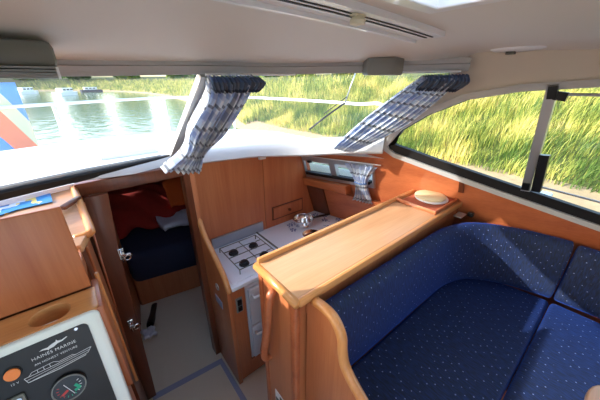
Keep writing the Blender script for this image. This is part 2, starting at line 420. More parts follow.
struct(strip(SILL, [(-.06, .004), (-.005, .012), (.012, 0), (.03, -.03), (.034, -.065), (.02, -.075), (-.06, -.075)], lambda x: min(1, max(.12, .3+(x+.02)*1.9), 1) if x < .9 else min(1.3, 1+(x-.9)*1.0)).obj('trim_5', M['ledge'], smooth=True), 'white moulded ledge along the bottom of the windscreen', 'trim')
struct(strip(SILL, [(-.03, -.002), (.014, -.012), (.016, .004), (.004, .016), (-.03, .016)], lambda x: 1.5 if x < .0 else max(.2, 1.5-2.4*x)).obj('trim_6', M['rubber'], smooth=True), 'black rubber gasket at the foot of the windscreen', 'trim')
# underside of the ledge between moulding and bulkheads
us = MB()
for i in range(len(SILL)-1):
    a, b_ = SILL[i], SILL[i+1]
    if a.x < .40: continue
    us.quad([(a.x, a.y-.02, 1.535), (b_.x, b_.y-.02, 1.535), (b_.x, 1.9, 1.535), (a.x, 1.9, 1.535)])
struct(us.obj('trim_7', M['white']), 'underside of the windscreen ledge', 'trim')

# windscreen: two panes and a centre mullion
def pane(i0, i1, h0, h1):
    m = MB()
    A = SILL[i0:i1+1]; B = HEAD[h0:h1+1]
    for t in (0,):
        m.grid(lambda u, v: sample(A, u).lerp(sample(B, u), v)+Vector((0, t, t)), 16, 4)
    return m
NS, NH = len(SILL)-1, len(HEAD)-1
mid = 24
w1 = srt('window_1', (-.2, 1.6, 1.6), 'raked port half of the windscreen', 'windscreen'); pane(0, mid, 0, mid).obj('glass_pane', M['screen'], w1, smooth='all')
w2 = srt('window_2', (.9, 1.5, 1.6), 'raked starboard half of the windscreen', 'windscreen'); pane(mid, NS, mid, NH).obj('glass_pane', M['screen'], w2, smooth='all')
a, b_ = SILL[mid], HEAD[mid]
mm = MB()
for s_, w in ((0, .055),):
    mm.quad
ml = MB()
p0 = Vector((.43, 1.655, 1.60)); p1 = Vector((.465, 1.19, 2.02))
dirv = (p1-p0).normalized(); sx = Vector((1, 0, 0)); nn = dirv.cross(sx).normalized()
for (wa, wb, ta, tb) in ((.045, .018, -.02, .02),):
    vs = []
    for p, w in ((p0, .05), (p1, .016)):
        for q, r_ in ((-1, -1), (1, -1), (1, 1), (-1, 1)): vs.append(ml.b.verts.new(p+sx*w*q+nn*.016*r_))
    for f in ((0, 1, 2, 3), (7, 6, 5, 4), (0, 4, 5, 1), (1, 5, 6, 2), (2, 6, 7, 3), (3, 7, 4, 0)): ml.b.faces.new([vs[k] for k in f])
struct(ml.obj('trim_8', M['grey']), 'grey centre mullion of the windscreen, wider at its foot', 'trim')
# A pillar filler between glass edge and the side lining
ap = MB()
ap.grid(lambda u, v: (SILL[-1]+Vector((-.02, .03, 0))).lerp(HEAD[-1]+Vector((-.02, .03, 0)), v).lerp(hull((lerp(1.005, .61, v), lerp(1.67, 2.036, v)), .02), u), 3, 8)
ap.grid(lambda u, v: (SILL[-1]+Vector((.0, .07, 0))).lerp(HEAD[-1]+Vector((.0, .07, 0)), v).lerp(hull((lerp(1.005, .61, v), lerp(1.67, 2.036, v)), .07), u), 3, 8)
struct(ap.obj('trim_9', M['beige'], smooth='all'), 'beige windscreen pillar beside the starboard curtain', 'trim')

# bulkheads
BY = 1.69
bk = MB().prism([(.47, 0), (.47, 1.55), (1.02, 1.55), (1.018, 0)], 'y', BY, BY+.03)
struct(bk.obj('wall_front', M['wood']), 'honey timber bulkhead behind the hob', 'wall')
bk = MB().prism([(1.024, 0), (1.024, 1.55), (1.36, 1.55), (1.41, 1.41), (1.62, .86), (1.9, 0)], 'y', BY, BY+.03)
struct(bk.obj('wall_front', M['wood']), 'honey timber bulkhead with the small drawer', 'wall')
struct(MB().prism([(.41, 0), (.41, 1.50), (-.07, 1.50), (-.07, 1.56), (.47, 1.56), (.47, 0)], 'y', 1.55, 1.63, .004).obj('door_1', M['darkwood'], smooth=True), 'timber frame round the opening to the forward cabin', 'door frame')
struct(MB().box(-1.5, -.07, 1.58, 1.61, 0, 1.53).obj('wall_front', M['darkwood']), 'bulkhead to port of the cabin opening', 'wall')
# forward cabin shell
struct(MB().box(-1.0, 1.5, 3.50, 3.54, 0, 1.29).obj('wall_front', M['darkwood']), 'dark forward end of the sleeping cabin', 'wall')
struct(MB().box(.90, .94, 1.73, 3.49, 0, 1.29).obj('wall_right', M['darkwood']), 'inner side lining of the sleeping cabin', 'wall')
struct(MB().prism([(-.14, 1.62), (-.10, 1.62), (.055, 2.52), (-.5, 3.49), (-.54, 3.49), (.02, 2.52)], 'z', 0, 1.29).obj('wall_left', M['wood']), 'timber side of the sleeping cabin beside its sole', 'wall')
# coachroof and foredeck outside
dk = MB()
out = [(-1.3, 1.03)] + [(p.x, p.y+.05+.10*max(0, min(1, .3-p.x))) for p in SILL[3:-6]] + [(1.46, 1.2), (1.52, 1.25), (1.45, 2.1), (1.1, 2.62), (.2, 2.8), (-.7, 2.62), (-1.25, 2.0)]
dk.prism(out, 'z', 1.538, 1.56, 0, [[(.08, 1.95), (.42, 1.95), (.42, 2.32), (.08, 2.32)]])
struct(dk.obj('trim_10', M['hull'], smooth=True), 'white coachroof in front of the windscreen', 'deck')
fh = srt('window_7', (.25, 2.13, 1.56), 'foredeck hatch lighting the sleeping cabin', 'hatch')
MB().box(.06, .44, 1.93, 2.34, 1.561, 1.575).obj('hatch_lid', M['glass'], fh)
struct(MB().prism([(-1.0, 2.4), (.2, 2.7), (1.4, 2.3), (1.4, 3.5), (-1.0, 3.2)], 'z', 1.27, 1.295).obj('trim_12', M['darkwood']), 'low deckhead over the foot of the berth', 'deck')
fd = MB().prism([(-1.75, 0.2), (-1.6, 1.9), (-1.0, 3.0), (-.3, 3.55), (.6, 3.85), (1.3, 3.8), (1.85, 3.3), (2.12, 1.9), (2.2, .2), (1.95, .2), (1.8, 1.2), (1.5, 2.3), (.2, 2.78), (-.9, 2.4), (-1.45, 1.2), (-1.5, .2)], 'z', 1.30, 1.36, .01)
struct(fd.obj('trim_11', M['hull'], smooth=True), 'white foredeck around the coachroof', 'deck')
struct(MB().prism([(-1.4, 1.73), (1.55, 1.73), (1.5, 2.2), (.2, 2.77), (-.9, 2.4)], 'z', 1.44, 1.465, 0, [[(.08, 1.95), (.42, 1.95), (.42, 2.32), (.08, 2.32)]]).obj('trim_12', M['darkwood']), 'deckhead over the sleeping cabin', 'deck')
struct(MB().slab(hull, [(.6, 1.16), (2.4, 1.16), (2.4, 1.19), (.6, 1.19)], .06, .5).obj('trim_13', M['hull']), 'white side deck outside the small galley window', 'deck')
struct(MB().prism([(.15, .45), (2.35, .45), (2.0, 1.5), (1.9, 2.10), (.15, 2.16)], 'y', -1.58, -1.54).obj('wall_back', M['wood']), 'unseen timber bulkhead added behind the settee to darken it', 'wall')  # out of view, added to cut light from aft and darken the settee
# unseen aft cockpit behind the camera, open and white to bounce daylight forward
struct(MB().box(-1.6, 2.3, -4.0, -1.6, .38, .45).obj('floor', M['hull']), 'unseen white cockpit sole bouncing light into the wheelhouse', 'floor')
struct(MB().box(-1.75, -1.6, -4.0, -1.6, .38, 1.1).box(2.3, 2.45, -4, -1.6, .38, 1.1).box(-1.75, 2.45, -4.1, -4, .38, 1.1).obj('wall_back', M['hull']), 'white cockpit coaming', 'wall')

# ------------------------------------------------------------------ large side window
w3 = srt('window_3', (1.7, .3, 1.3), 'long starboard side window with a rounded forward tip', 'window')
def ringpts(poly, off):
    c = []
    n = len(poly)
    for i in range(n):
        a, p, q = Vector(poly[i-1]), Vector(poly[i]), Vector(poly[(i+1) % n])
        t = (q-a).normalized(); nrm = Vector((-t.y, t.x))
        c.append((p.x+nrm.x*off, p.y+nrm.y*off))
    return c
def area(poly): return sum(poly[i-1][0]*poly[i][1]-poly[i][0]*poly[i-1][1] for i in range(len(poly)))
sg = 1 if area(WIN) < 0 else -1
WO = ringpts(WIN, .014*sg); WI = ringpts(WIN, -.016*sg); WJ = ringpts(WIN, -.012*sg)
MB().slab(hull, WO, -.018, .0, holes=[WI]).obj('frame', M['grey'], w3, smooth=True)
# black gasket is deeper along the bottom
WG = [(p[0], p[1]+(.055 if i < 8 else 0)) for i, p in enumerate(WI)]
MB().slab(hull, WJ, .0, .035, holes=[WG]).obj('gasket', M['rubber'], w3, smooth=True)
MB().slab(hull, WI, .018, .024).obj('glass_pane', M['glass'], w3)
def hbar(y0, z0, y1, z1, w, d0, d1): 
    a, b2 = Vector((y0, z0)), Vector((y1, z1)); t = (b2-a).normalized(); n_ = Vector((-t.y, t.x))*w/2
    return MB().slab(hull, [tuple(a+n_), tuple(b2+n_), tuple(b2-n_), tuple(a-n_)], d0, d1)
hbar(.272, 1.46, .277, 1.985, .036, -.022, .012).obj('window_post', M['alu'], w3, 'grey upright post dividing the side window')
hbar(.268, 1.925, .272, 1.975, .03, -.04, -.022).obj('catch', M['black'], w3, 'black catch at the top of the post')
hbar(.272, 1.47, .272, 1.51, .03, -.036, -.022).obj('catch', M['black'], w3, 'black catch at the foot of the post')
hbar(.245, 1.92, .24, 1.955, .04, -.035, -.005).obj('slider', M['black'], w3, 'black slider on the upper rail')
MB().tube([hull((.26, 1.945), -.02), hull((-1.2, 1.95), -.02)], .006, 8).obj('upper_rail', M['alu'], w3)
MB().tube([hull((.25, 1.505), -.02), hull((-1.2, 1.30), -.02)], .005, 8).obj('lower_rail', M['alu'], w3)
hbar(.228, 1.475, .236, 1.675, .036, -.045, -.01).obj('window_handle', M['black'], w3, 'black upright window handle')
MB().lathe([(0, 0), (.016, 0), (.018, .012), (0, .016)], (0, 0, 0), 16, Matrix.Rotation(R(-90), 4, 'Y')).obj('knob', M['white'], w3).location = hull((.212, 1.465), -.03)-w3.location

# small galley window in the hull side
w6 = srt('window_6', (1.5, 1.4, 1.25), 'small long galley window in the starboard side', 'window')
SO = ringpts(SMALL, .022*(1 if area(SMALL) < 0 else -1)); SI = ringpts(SMALL, -.016*(1 if area(SMALL) < 0 else -1))
MB().slab(hull, SO, -.02, .0, holes=[SI]).obj('frame', M['alu'], w6)
hbar(1.41, 1.27, 1.415, 1.43, .05, -.015, .02).obj('centre_post', M['alu'], w6)
MB().slab(hull, [(1.67, 1.262), (1.12, 1.292), (1.12, 1.318), (1.67, 1.290)], -.03, .02).obj('gasket', M['rubber'], w6)
MB().slab(hull, [(1.39, 1.28), (1.39, 1.41), (1.11, 1.43), (1.11, 1.31)], .016, .022).obj('glass_pane', M['glass'], w6)
MB().slab(hull, [(1.66, 1.27), (1.66, 1.40), (1.43, 1.41), (1.43, 1.28)], .016, .022).obj('glass_pane', M['glass'], w6)
hbar(1.60, 1.385, 1.60, 1.40, .03, -.04, -.018).obj('catch', M['black'], w6)

# ledge under the small window and locker below it
tag(MB().slab(hull, [(1.68, 1.165), (1.68, 1.235), (1.29, 1.245), (1.29, 1.165)], -.072, -.004, .006).obj('ledge_board', M['woody'], smooth=True), 'brown timber ledge under the small galley window', 'shelf')
lk = thing('wall_locker', (1.6, 1.35, .9), 'timber hull locker with a round knob under the galley window ledge', 'locker')
MB().slab(hull, [(1.68, .875), (1.68, 1.15), (1.525, 1.15), (1.525, .875)], -.05, 0).obj('side_panel', M['darkwood'], lk)
dr_ = MB().slab(hull, [(1.515, .875), (1.515, 1.15), (1.0, 1.15), (1.0, .875)], -.045, -.0).obj('door', M['woodred'], lk)
MB().lathe([(0, 0), (.007, 0), (.007, .01), (.014, .014), (.012, .024), (0, .027)], (0, 0, 0), 16, Matrix.Rotation(R(-90), 4, 'Y')).obj('knob', M['darkwood'], dr_).location = hull((1.49, 1.07), -.045)-lk.location

# ------------------------------------------------------------------ galley
gc = thing('galley_cabinet', (1.0, 1.4, 0), 'galley base cabinet with a tall swept end panel, below the white worktop', 'cabinet')
MB().box(.475, .560, 1.228, 1.66, .03, .84).box(1.12, 1.92, 1.228, 1.66, .03, .84).box(.56, 1.12, 1.5, 1.66, .03, .84).box(.56, 1.12, 1.228, 1.5, .03, .165).obj('body', M['wood'], gc)
EP = [(1.225, 0), (1.225, .845), (1.235, .875), (1.27, .935), (1.33, .985), (1.42, 1.045), (1.50, 1.10), (1.545, 1.16), (1.572, 1.24), (1.585, 1.33), (1.585, 1.535), (1.548, 1.535), (1.548, 0)]
MB().prism(EP, 'x', .445, .474, .004).obj('end_panel', M['wood'], gc, smooth=True)
tr_ = [Vector((.459, y, z)) for y, z in EP[1:11]]
MB().tube(spline([tuple(p) for p in tr_], 4), .017, 10).obj('edge_trim', M['trimwood'], gc, 'pale rounded edge trim', smooth='all')
MB().box(.475, 1.92, 1.25, 1.27, 0, .03).obj('toe_board', M['darkwood'], gc)
so = MB().box(.492, .536, 1.220, 1.228, .66, .775, .003).obj('socket_plate', M['midgrey'], gc, 'grey metal switch plate')
MB().box(.500, .528, 1.212, 1.222, .72, .76, .002).obj('socket', M['black'], so)
MB().box(.500, .528, 1.212, 1.222, .675, .71, .002).obj('socket', M['black'], so)
MB().box(.442, .4455, 1.33, 1.43, .64, .70).obj('label_plate', M['tape'], gc, 'small blue grey plate on the end panel')
MB().tube([(.443, 1.37+.022*math.cos(t*.6283), .80+.022*math.sin(t*.6283)) for t in range(10)], .004, 6, True).obj('pull_ring', M['alu'], gc, smooth='all')

def wt():
    pts = [(.476, 1.215), (.476, 1.688), (1.585, 1.688), (1.69, 1.3), (1.76, 1.04), (1.55, 1.04), (1.45, 1.215)]
    return MB().prism(pts, 'z', .843, .870, .004)
wk = wt().obj('worktop', M['enamel'], smooth=True); tag(wk, 'white galley worktop with small blue flower prints', 'worktop')
def flower(cx, cy, s, rot):
    m = MB()
    for k in range(5):
        a = rot+k*1.2566
        m.prism([(cx+s*.15*math.cos(a), cy+s*.15*math.sin(a)), (cx+s*.8*math.cos(a-.4), cy+s*.8*math.sin(a-.4)), (cx+s*math.cos(a), cy+s*math.sin(a)), (cx+s*.8*math.cos(a+.4), cy+s*.8*math.sin(a+.4))], 'z', .870, .8705)
    m.prism([(cx, cy), (cx+s*1.8*math.cos(rot+.5), cy+s*1.8*math.sin(rot+.5)), (cx+s*1.9*math.cos(rot+.62), cy+s*1.9*math.sin(rot+.62))], 'z', .870, .8705)
    return m
for k, (x, y) in enumerate([(1.21, 1.61), (1.18, 1.53), (1.51, 1.62), (1.56, 1.55), (1.50, 1.49), (1.22, 1.37), (1.60, 1.42), (1.45, 1.38), (1.42, 1.62), (1.33, 1.34)]):
    flower(x, y, .03, k*1.1).obj('flower_print', M['blueink'], wk)

hb = thing('gas_hob', (.73, 1.45, .87), 'white gas hob with four black burners and wire pan supports', 'hob')
MB().box(.495, .915, 1.245, 1.665, .870, .876, .002).obj('plate', M['enamel'], hb)
for (x, y) in ((.645, 1.53), (.80, 1.52), (.645, 1.375), (.80, 1.37)):
    bn = MB().lathe([(.034, .876), (.034, .884), (.030, .888)], (x, y, 0), 24).obj('burner', M['black'], hb, smooth=True)
    MB().lathe([(.026, .888), (.027, .897), (.022, .901), (0, .902)], (x, y, 0), 24).obj('burner_cap', M['black'], bn, smooth=True)
gr = MB()
X0, X1, Y0, Y1, Z = .575, .865, 1.300, 1.600, .910
for pts in ([(X0, Y0, Z), (X1, Y0, Z)], [(X1, Y0, Z), (X1, Y1, Z)], [(X1, Y1, Z), (X0, Y1, Z)], [(X0, Y1, Z), (X0, Y0, Z)], [(.722, Y0, Z), (.722, Y1, Z)], [(X0, 1.45, Z), (X1, 1.45, Z)],
            [(X0, 1.53, Z), (.625, 1.53, Z)], [(.665, 1.53, Z), (.78, 1.525, Z)], [(.82, 1.52, Z), (X1, 1.52, Z)], [(X0, 1.375, Z), (.625, 1.375, Z)], [(.665, 1.375, Z), (.78, 1.37, Z)], [(.82, 1.37, Z), (X1, 1.37, Z)]):
    gr.tube(pts, .0035, 6)
for x in (X0, X1):
    for y in (Y0, Y1): gr.tube([(x, y, .874), (x, y, Z)], .0035, 6)
gr.obj('pan_support', M['darkgrey'], hb, smooth='all')
MB().box(.915, .925, 1.25, 1.68, .870, .884, .002).obj('side_trim', M['darkgrey'], hb)
tag(MB().box(.555, .985, 1.674, 1.688, .871, .955, .002).obj('splashback', M['steel']), 'low brushed steel splashback behind the hob', 'splashback')

ov = thing('oven', (.85, 1.24, .17), 'pale grey built-in oven with two fronts beside the divider cabinet', 'oven')
MB().box(.566, 1.11, 1.235, 1.49, .172, .822, .004).obj('body', M['oven'], ov)
for z0, z1 in ((.50, .80), (.19, .48)):
    d = MB().box(.578, 1.10, 1.212, 1.233, z0, z1, .006).obj('front', M['oven'], ov)
    MB().tube([(.60, 1.212, z1-.05), (.60, 1.185, z1-.05), (.70, 1.178, z1-.05), (1.0, 1.178, z1-.05), (1.06, 1.212, z1-.05)], .009, 8).obj('handle', M['white'], d, smooth='all')

sp = thing('saucepan', (1.285, 1.53, .873), 'small shiny steel saucepan standing on the worktop', 'saucepan')
MB().lathe([(.078, .882), (.084, .886), (.086, .930), (.090, .933), (.086, .935), (.082, .931), (.080, .890), (0, .888)], (1.30, 1.545, 0), 36).obj('pot', M['chrome'], sp, smooth=True)
MB().tube([(1.38, 1.52, .92), (1.44, 1.49, .93), (1.52, 1.455, .935)], [.008, .010, .008], 8).obj('handle', M['black'], sp, smooth='all')
MB().lathe([(.060, .871), (.060, .883), (0, .883)], (1.30, 1.545, 0), 30).obj('pot_base', M['black'], sp, smooth=True)
tag(MB().lathe([(0, .871), (.072, .871), (.074, .876), (.070, .879), (.050, .877), (.030, .884), (0, .886)], (1.25, 1.38, 0), 36).obj('pan_lid', M['chrome'], smooth=True), 'round steel lid lying in front of the saucepan', 'lid')

dw = thing('small_drawer', (1.25, 1.69, .93), 'small timber drawer with round knob in the bulkhead above the worktop', 'drawer')
MB().prism([(1.085, .925), (1.085, 1.045), (1.41, 1.045), (1.41, .925)], 'y', 1.684, 1.692, 0, [[(1.093, .933), (1.402, .933), (1.402, 1.037), (1.093, 1.037)]]).obj('surround', M['darkwood'], dw)
f_ = MB().box(1.096, 1.399, 1.680, 1.70, .936, 1.034, .002).obj('front', M['wood'], dw)
MB().lathe([(0, 0), (.007, 0), (.007, .01), (.014, .014), (.012, .024), (0, .027)], (1.25, 1.680, .985), 16, Matrix.Rotation(R(90), 4, 'X')).obj('knob', M['darkwood'], f_, smooth=True)
tag(MB().box(.985, 1.04, 1.665, 1.69, 1.465, 1.49, .004).obj('cupboard_catch', M['white']), 'small white plastic catch high on the bulkhead joint', 'catch')

# ------------------------------------------------------------------ divider cabinet
dv = thing('divider_cabinet', (1.0, .7, 0), 'tall varnished divider cabinet with pale top between galley and settee', 'cabinet')
MB().prism([(.455, .58), (.455, .81), (1.735, .81), (1.79, .58)], 'z', 0, 1.262).obj('body', M['wood'], dv)
MB().box(.447, .455, .605, .79, .1, 1.25).obj('end_face', M['wood'], dv)
MB().box(.440, .470, .568, .600, 0, 1.262, .008).box(.440, .470, .79, .822, 0, 1.262, .008).obj('corner_post', M['woodred'], dv, smooth=True)
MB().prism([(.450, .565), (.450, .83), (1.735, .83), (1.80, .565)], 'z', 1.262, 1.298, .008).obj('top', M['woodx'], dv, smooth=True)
MB().tube([(.446, .556, 1.282), (.446, .836, 1.282)], .018, 12).obj('edge_trim', M['trimwoody'], dv, 'pale rounded nosing on the end of the top', smooth='all')
MB().box(.45, 1.79, .548, .568, 1.264, 1.302, .009).obj('edge_trim', M['trimwoodx'], dv, 'pale rounded nosing along the settee side', smooth=True)
MB().box(.45, 1.73, .822, .842, 1.262, 1.318, .006).obj('fiddle_rail', M['trimwoodx'], dv, 'raised rail along the galley side of the top', smooth=True)
MB().box(.50, 1.78, .572, .580, 1.19, 1.262, .003).obj('apron', M['wood'], dv)
hp = spline([(.452, .700, 1.245), (.428, .700, 1.240), (.418, .703, 1.20), (.416, .72, 1.08), (.414, .745, .95), (.412, .765, .85), (.420, .77, .80), (.452, .77, .785)], 5)
MB().tube(hp, [.013+.006*math.sin(math.pi*i/(len(hp)-1)) for i in range(len(hp))], 12).obj('grab_handle', M['woodred'], dv, 'curved wooden grab handle on the end', smooth='all')
st = MB().box(.4445, .447, .66, .74, .49, .58).obj('sticker', M['inkw'], dv)
MB().box(.4435, .4450, .665, .735, .50, .53).box(.4435, .4450, .665, .70, .54, .57).obj('print', M['black'], st)

pm = tag(MB().prism([(1.475, .592), (1.475, .80), (1.715, .80), (1.755, .592)], 'z', 1.299, 1.306, .002).obj('place_mat', M['terra'], smooth=True), 'terracotta rectangular mat on the hull end of the divider top', 'mat')
fr = MB().box(1.455, 1.468, .575, .822, 1.298, 1.322, .005).box(1.455, 1.77, .570, .583, 1.298, 1.322, .005)
fr.obj('mat_rail', M['woodred'], dv, 'reddish raised rail round the mat', smooth=True)
tag(MB().lathe([(0, 1.3065), (.090, 1.3065), (.098, 1.312), (.098, 1.318), (.092, 1.321), (0, 1.3215)], (1.645, .69, 0), 40).obj('plate', M['white'], smooth=True), 'off-white lower plate on the terracotta mat', 'plate')
tag(MB().lathe([(0, 1.322), (.086, 1.322), (.091, 1.325), (.091, 1.331), (.087, 1.334), (0, 1.3345)], (1.635, .695, 0), 40).obj('round_board', M['cream'], smooth=True), 'cream round board resting on the plate', 'board')
hg = thing('corner_bracket', (1.70, .50, 1.22), 'small pale metal bracket behind the settee corner', 'bracket')
MB().box(1.66, 1.74, .50, .545, 1.235, 1.243, .002).obj('plate', M['alu'], hg)
MB().box(1.75, 1.78, .47, .50, 1.225, 1.25, .003).obj('knob', M['black'], hg)

# ------------------------------------------------------------------ settee
se = thing('settee_base', (1.2, .2, .45), 'built-in timber settee base with a swept end board', 'settee')
MB().prism([(.62, .02), (.62, .545), (1.80, .545), (2.0, -.9), (1.26, -.9), (1.22, .02)], 'z', .451, .697).obj('box', M['wood'], se)
SC = [(.572, .45), (.572, 1.262), (.545, 1.262), (.50, 1.268), (.455, 1.262), (.425, 1.235), (.408, 1.20), (.402, 1.15), (.390, 1.10), (.365, 1.065), (.33, 1.035), (.285, 1.0), (.22, .93), (.17, .85), (.14, .78), (.13, .45)]
MB().prism(SC, 'x', .50, .535, .004).obj('end_board', M['wood'], se, smooth=True)
MB().tube(spline([(.517, y, z) for y, z in SC[2:15]], 4), .019, 10).obj('edge_trim', M['trimwood'], se, 'pale rounded edge trim', smooth='all')

def cushion_prism(name, poly, z0, z1, label, rad=.045):
    m = MB().prism(poly, 'z', z0, z1, rad)
    b = m.b; uvl = b.loops.layers.uv.new('UVMap')
    for f in b.faces:
        f.normal_update()
        for l in f.loops:
            c = l.vert.co; l[uvl].uv = (c.x, c.y+(c.z if abs(f.normal.z) < .5 else 0))
    return tag(m.obj(name, M['cushion'], smooth='all'), label, 'cushion')
def arc(cx, cy, r, a0, a1, n): return [(cx+r*math.cos(R(lerp(a0, a1, i/n))), cy+r*math.sin(R(lerp(a0, a1, i/n)))) for i in range(n+1)]
cushion_prism('seat_cushion', [(.54, .003), (.54, .47), (1.52, .46)]+arc(1.60, .25, .21, 85, 20, 6)+[(1.85, .003)], .70, .85, 'navy dotted seat cushion lying beside the divider', .022)
cushion_prism('seat_cushion', [(1.22, -.90), (1.02, -.12), (1.02, -.001), (1.85, -.001), (1.88, -.90)], .70, .85, 'navy dotted seat cushion at the lower right, nearest the table', .022)
# back cushions: a padded profile swept along the divider and round the hull corner
BP = spline([(.537, .462, 0), (.9, .455, 0), (1.3, .448, 0), (1.50, .432, 0), (1.66, .36, 0), (1.765, .22, 0), (1.81, .10, 0), (1.835, .002, 0)], 6)
BP2 = spline([(1.835, -.002, 0), (1.86, -.3, 0), (1.89, -.6, 0), (1.91, -.9, 0)], 6)
def backc(path, h, label):
    m = MB(); uvl = m.b.loops.layers.uv.new('UVMap')
    e0, e1 = (path[1]-path[0]).normalized(), (path[-1]-path[-2]).normalized()
    path = [path[0], path[0]+e0*.006]+path[1:-1]+[path[-1]-e1*.006, path[-1]]
    rings = []; L = 0; Ls = []
    n_ = len(path)
    for i, p in enumerate(path):
        if i: L += (p-path[i-1]).length
        Ls.append(L)
    for i, p in enumerate(path):
        d = path[min(i+1, n_-1)]-path[max(i-1, 0)]; d.normalize(); back = Vector((-d.y, d.x, 0))
        e = min(Ls[i], Ls[-1]-Ls[i]); sh = 1-max(0, 1-e/.008)**2*.25
        hh = h(p)
        prof = [(.00, .853), (-.012, .90), (-.008, 1.0), (.005, 1.1), (.018, hh-.06), (.030, hh-.025), (.048, hh-.006), (.070, hh), (.09, hh-.01), (.10, hh-.04), (.104, 1.0), (.104, .853)]
        cb = .05; rings.append([m.b.verts.new(p+back*(cb+(a_-cb)*sh)+Vector((0, 0, 1.0+(z_-1.0)*(.93+.07*sh)))) for a_, z_ in prof])
    K = len(prof); vl = [0]
    for k in range(1, K): vl.append(vl[-1]+math.dist(prof[k], prof[k-1]))
    for i in range(n_-1):
        for k in range(K-1):
            f = m.b.faces.new([rings[i][k], rings[i][k+1], rings[i+1][k+1], rings[i+1][k]])
            for l, (a_, b2) in zip(f.loops, ((i, k), (i, k+1), (i+1, k+1), (i+1, k))): l[uvl].uv = (Ls[a_], vl[b2])
        m.b.faces.new([rings[i][K-1], rings[i][0], rings[i+1][0], rings[i+1][K-1]])
    m.b.faces.new(rings[0]); m.b.faces.new(rings[-1][::-1])
    def sub(o):
        s_ = o.modifiers.new('s', 'SUBSURF'); s_.levels = 1; s_.render_levels = 1
    return tag(m.obj('back_cushion', M['cushion'], smooth='all', mods=sub), label, 'cushion')
backc(BP, lambda p: 1.238 if p.x < 1.6 else 1.238-.10*(p.x-1.6), 'navy dotted back cushion curving from the divider round the corner')
backc(BP2, lambda p: 1.205, 'navy dotted back cushion along the hull, at the right edge')
tb = thing('table', (.8, -.6, .45), 'timber saloon table whose rounded corner shows at the bottom edge', 'table')
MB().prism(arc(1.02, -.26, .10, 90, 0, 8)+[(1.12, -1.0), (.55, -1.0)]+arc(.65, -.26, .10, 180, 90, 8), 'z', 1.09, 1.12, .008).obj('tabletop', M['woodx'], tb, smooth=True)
MB().lathe([(.16, .451), (.16, .47), (.04, .49), (.035, 1.089)], (.82, -.6, 0), 24).obj('pedestal', M['alu'], tb, smooth=True)

# ------------------------------------------------------------------ helm side
hc = thing('helm_console', (-.5, .85, .45), 'wooden helm console with cup ledge carrying the instrument panel', 'helm console')
MB().box(-1.2, -.085, .72, .905, .45, 1.05).box(-1.2, -.085, .82, .905, 1.05, 1.343).obj('cabinet', M['wood'], hc)
HL = [(-.18+.044*math.cos(t*math.pi/12), .848+.038*math.sin(t*math.pi/12)) for t in range(24)]
HL2 = [(-.325+.044*math.cos(t*math.pi/12), .848+.038*math.sin(t*math.pi/12)) for t in range(24)]
MB().prism([(-.62, .800), (-.62, .905), (-.078, .905), (-.076, .812), (-.082, .800)], 'z', 1.36, 1.42, .002, [HL, HL2]).obj('cup_ledge', M['trimwoodx'], hc, 'pale ledge with round cup holes', smooth=True)
MB().box(-.62, -.085, .80, .905, 1.345, 1.359).obj('ledge_base', M['wood'], hc)
MB().box(-.084, -.067, .80, .955, 1.07, 1.415, .003).obj('side_board', M['wood'], hc, None, smooth=True)
MB().box(-.072, -.060, .955, .968, 1.07, 1.43, .003).obj('edge_trim', M['trimwood'], hc, smooth=True)
# instrument panel: tilted plane
O = Vector((-.079, .800, 1.417)); U = Vector((-1, 0, 0)); V = Vector((0, -.30, -.954)).normalized(); N = Vector((0, -.954, .30)).normalized()
V = Vector((0, .712-.786, 1.114-1.426)).normalized(); N = Vector((0, V.z, -V.y)).normalized()
if N.z < 0: N = -N
def pp(u, v, d=0): return O+U*u+V*v+N*d           # u to port, v down the panel
def pslab(poly, a, c, bev=0, holes=()): return MB().slab(lambda p, d: pp(p[0], p[1], d), poly, a, c, bev, holes)
def rrect(u0, u1, v0, v1, r, n=5):
    P = []
    for cu, cv, a0 in ((u1-r, v1-r, 0), (u0+r, v1-r, 90), (u0+r, v0+r, 180), (u1-r, v0+r, 270)):
        P += [(cu+r*math.cos(R(a0+90*k/n)), cv+r*math.sin(R(a0+90*k/n))) for k in range(n+1)]
    return P
PW, PH = .46, .40
ip = pslab(rrect(0, PW, 0, PH, .018), -.03, .012, .005).obj('instrument_panel', M['offwhite'], hc, 'off-white tilted frame of the instrument panel', smooth=True)
pslab(rrect(.030, PW-.03, .022, PH-.03, .014), .012, .015).obj('panel_face', M['black'], ip, 'black face of the instrument panel')
def disc(u, v, r0, r1, d0, d1, n=28):
    m = MB(); rings = []
    for r, d in ((r0, d0), (r0, d1), (r1, d1)):
        rings.append([m.b.verts.new(pp(u+r*math.cos(2*math.pi*k/n), v+r*math.sin(2*math.pi*k/n), d)) for k in range(n)])
    for A, B in zip(rings, rings[1:]):
        for k in range(n): m.b.faces.new([A[k], A[(k+1) % n], B[(k+1) % n], B[k]])
    m.b.faces.new(rings[-1]); return m
def pline(pts, w, d=.0155, t=.0004):
    m = MB()
    for (a, b2), (c, e) in zip(pts, pts[1:]):
        q = Vector((c-a, e-b2)); q.normalize(); nx = Vector((-q.y, q.x))*w/2
        m.merge_poly = None
        s_ = [(a+nx.x, b2+nx.y), (c+nx.x, e+nx.y), (c-nx.x, e-nx.y), (a-nx.x, b2-nx.y)]
        m.slab(lambda p, dd: pp(p[0], p[1], dd), s_, d-t, d)
    return m
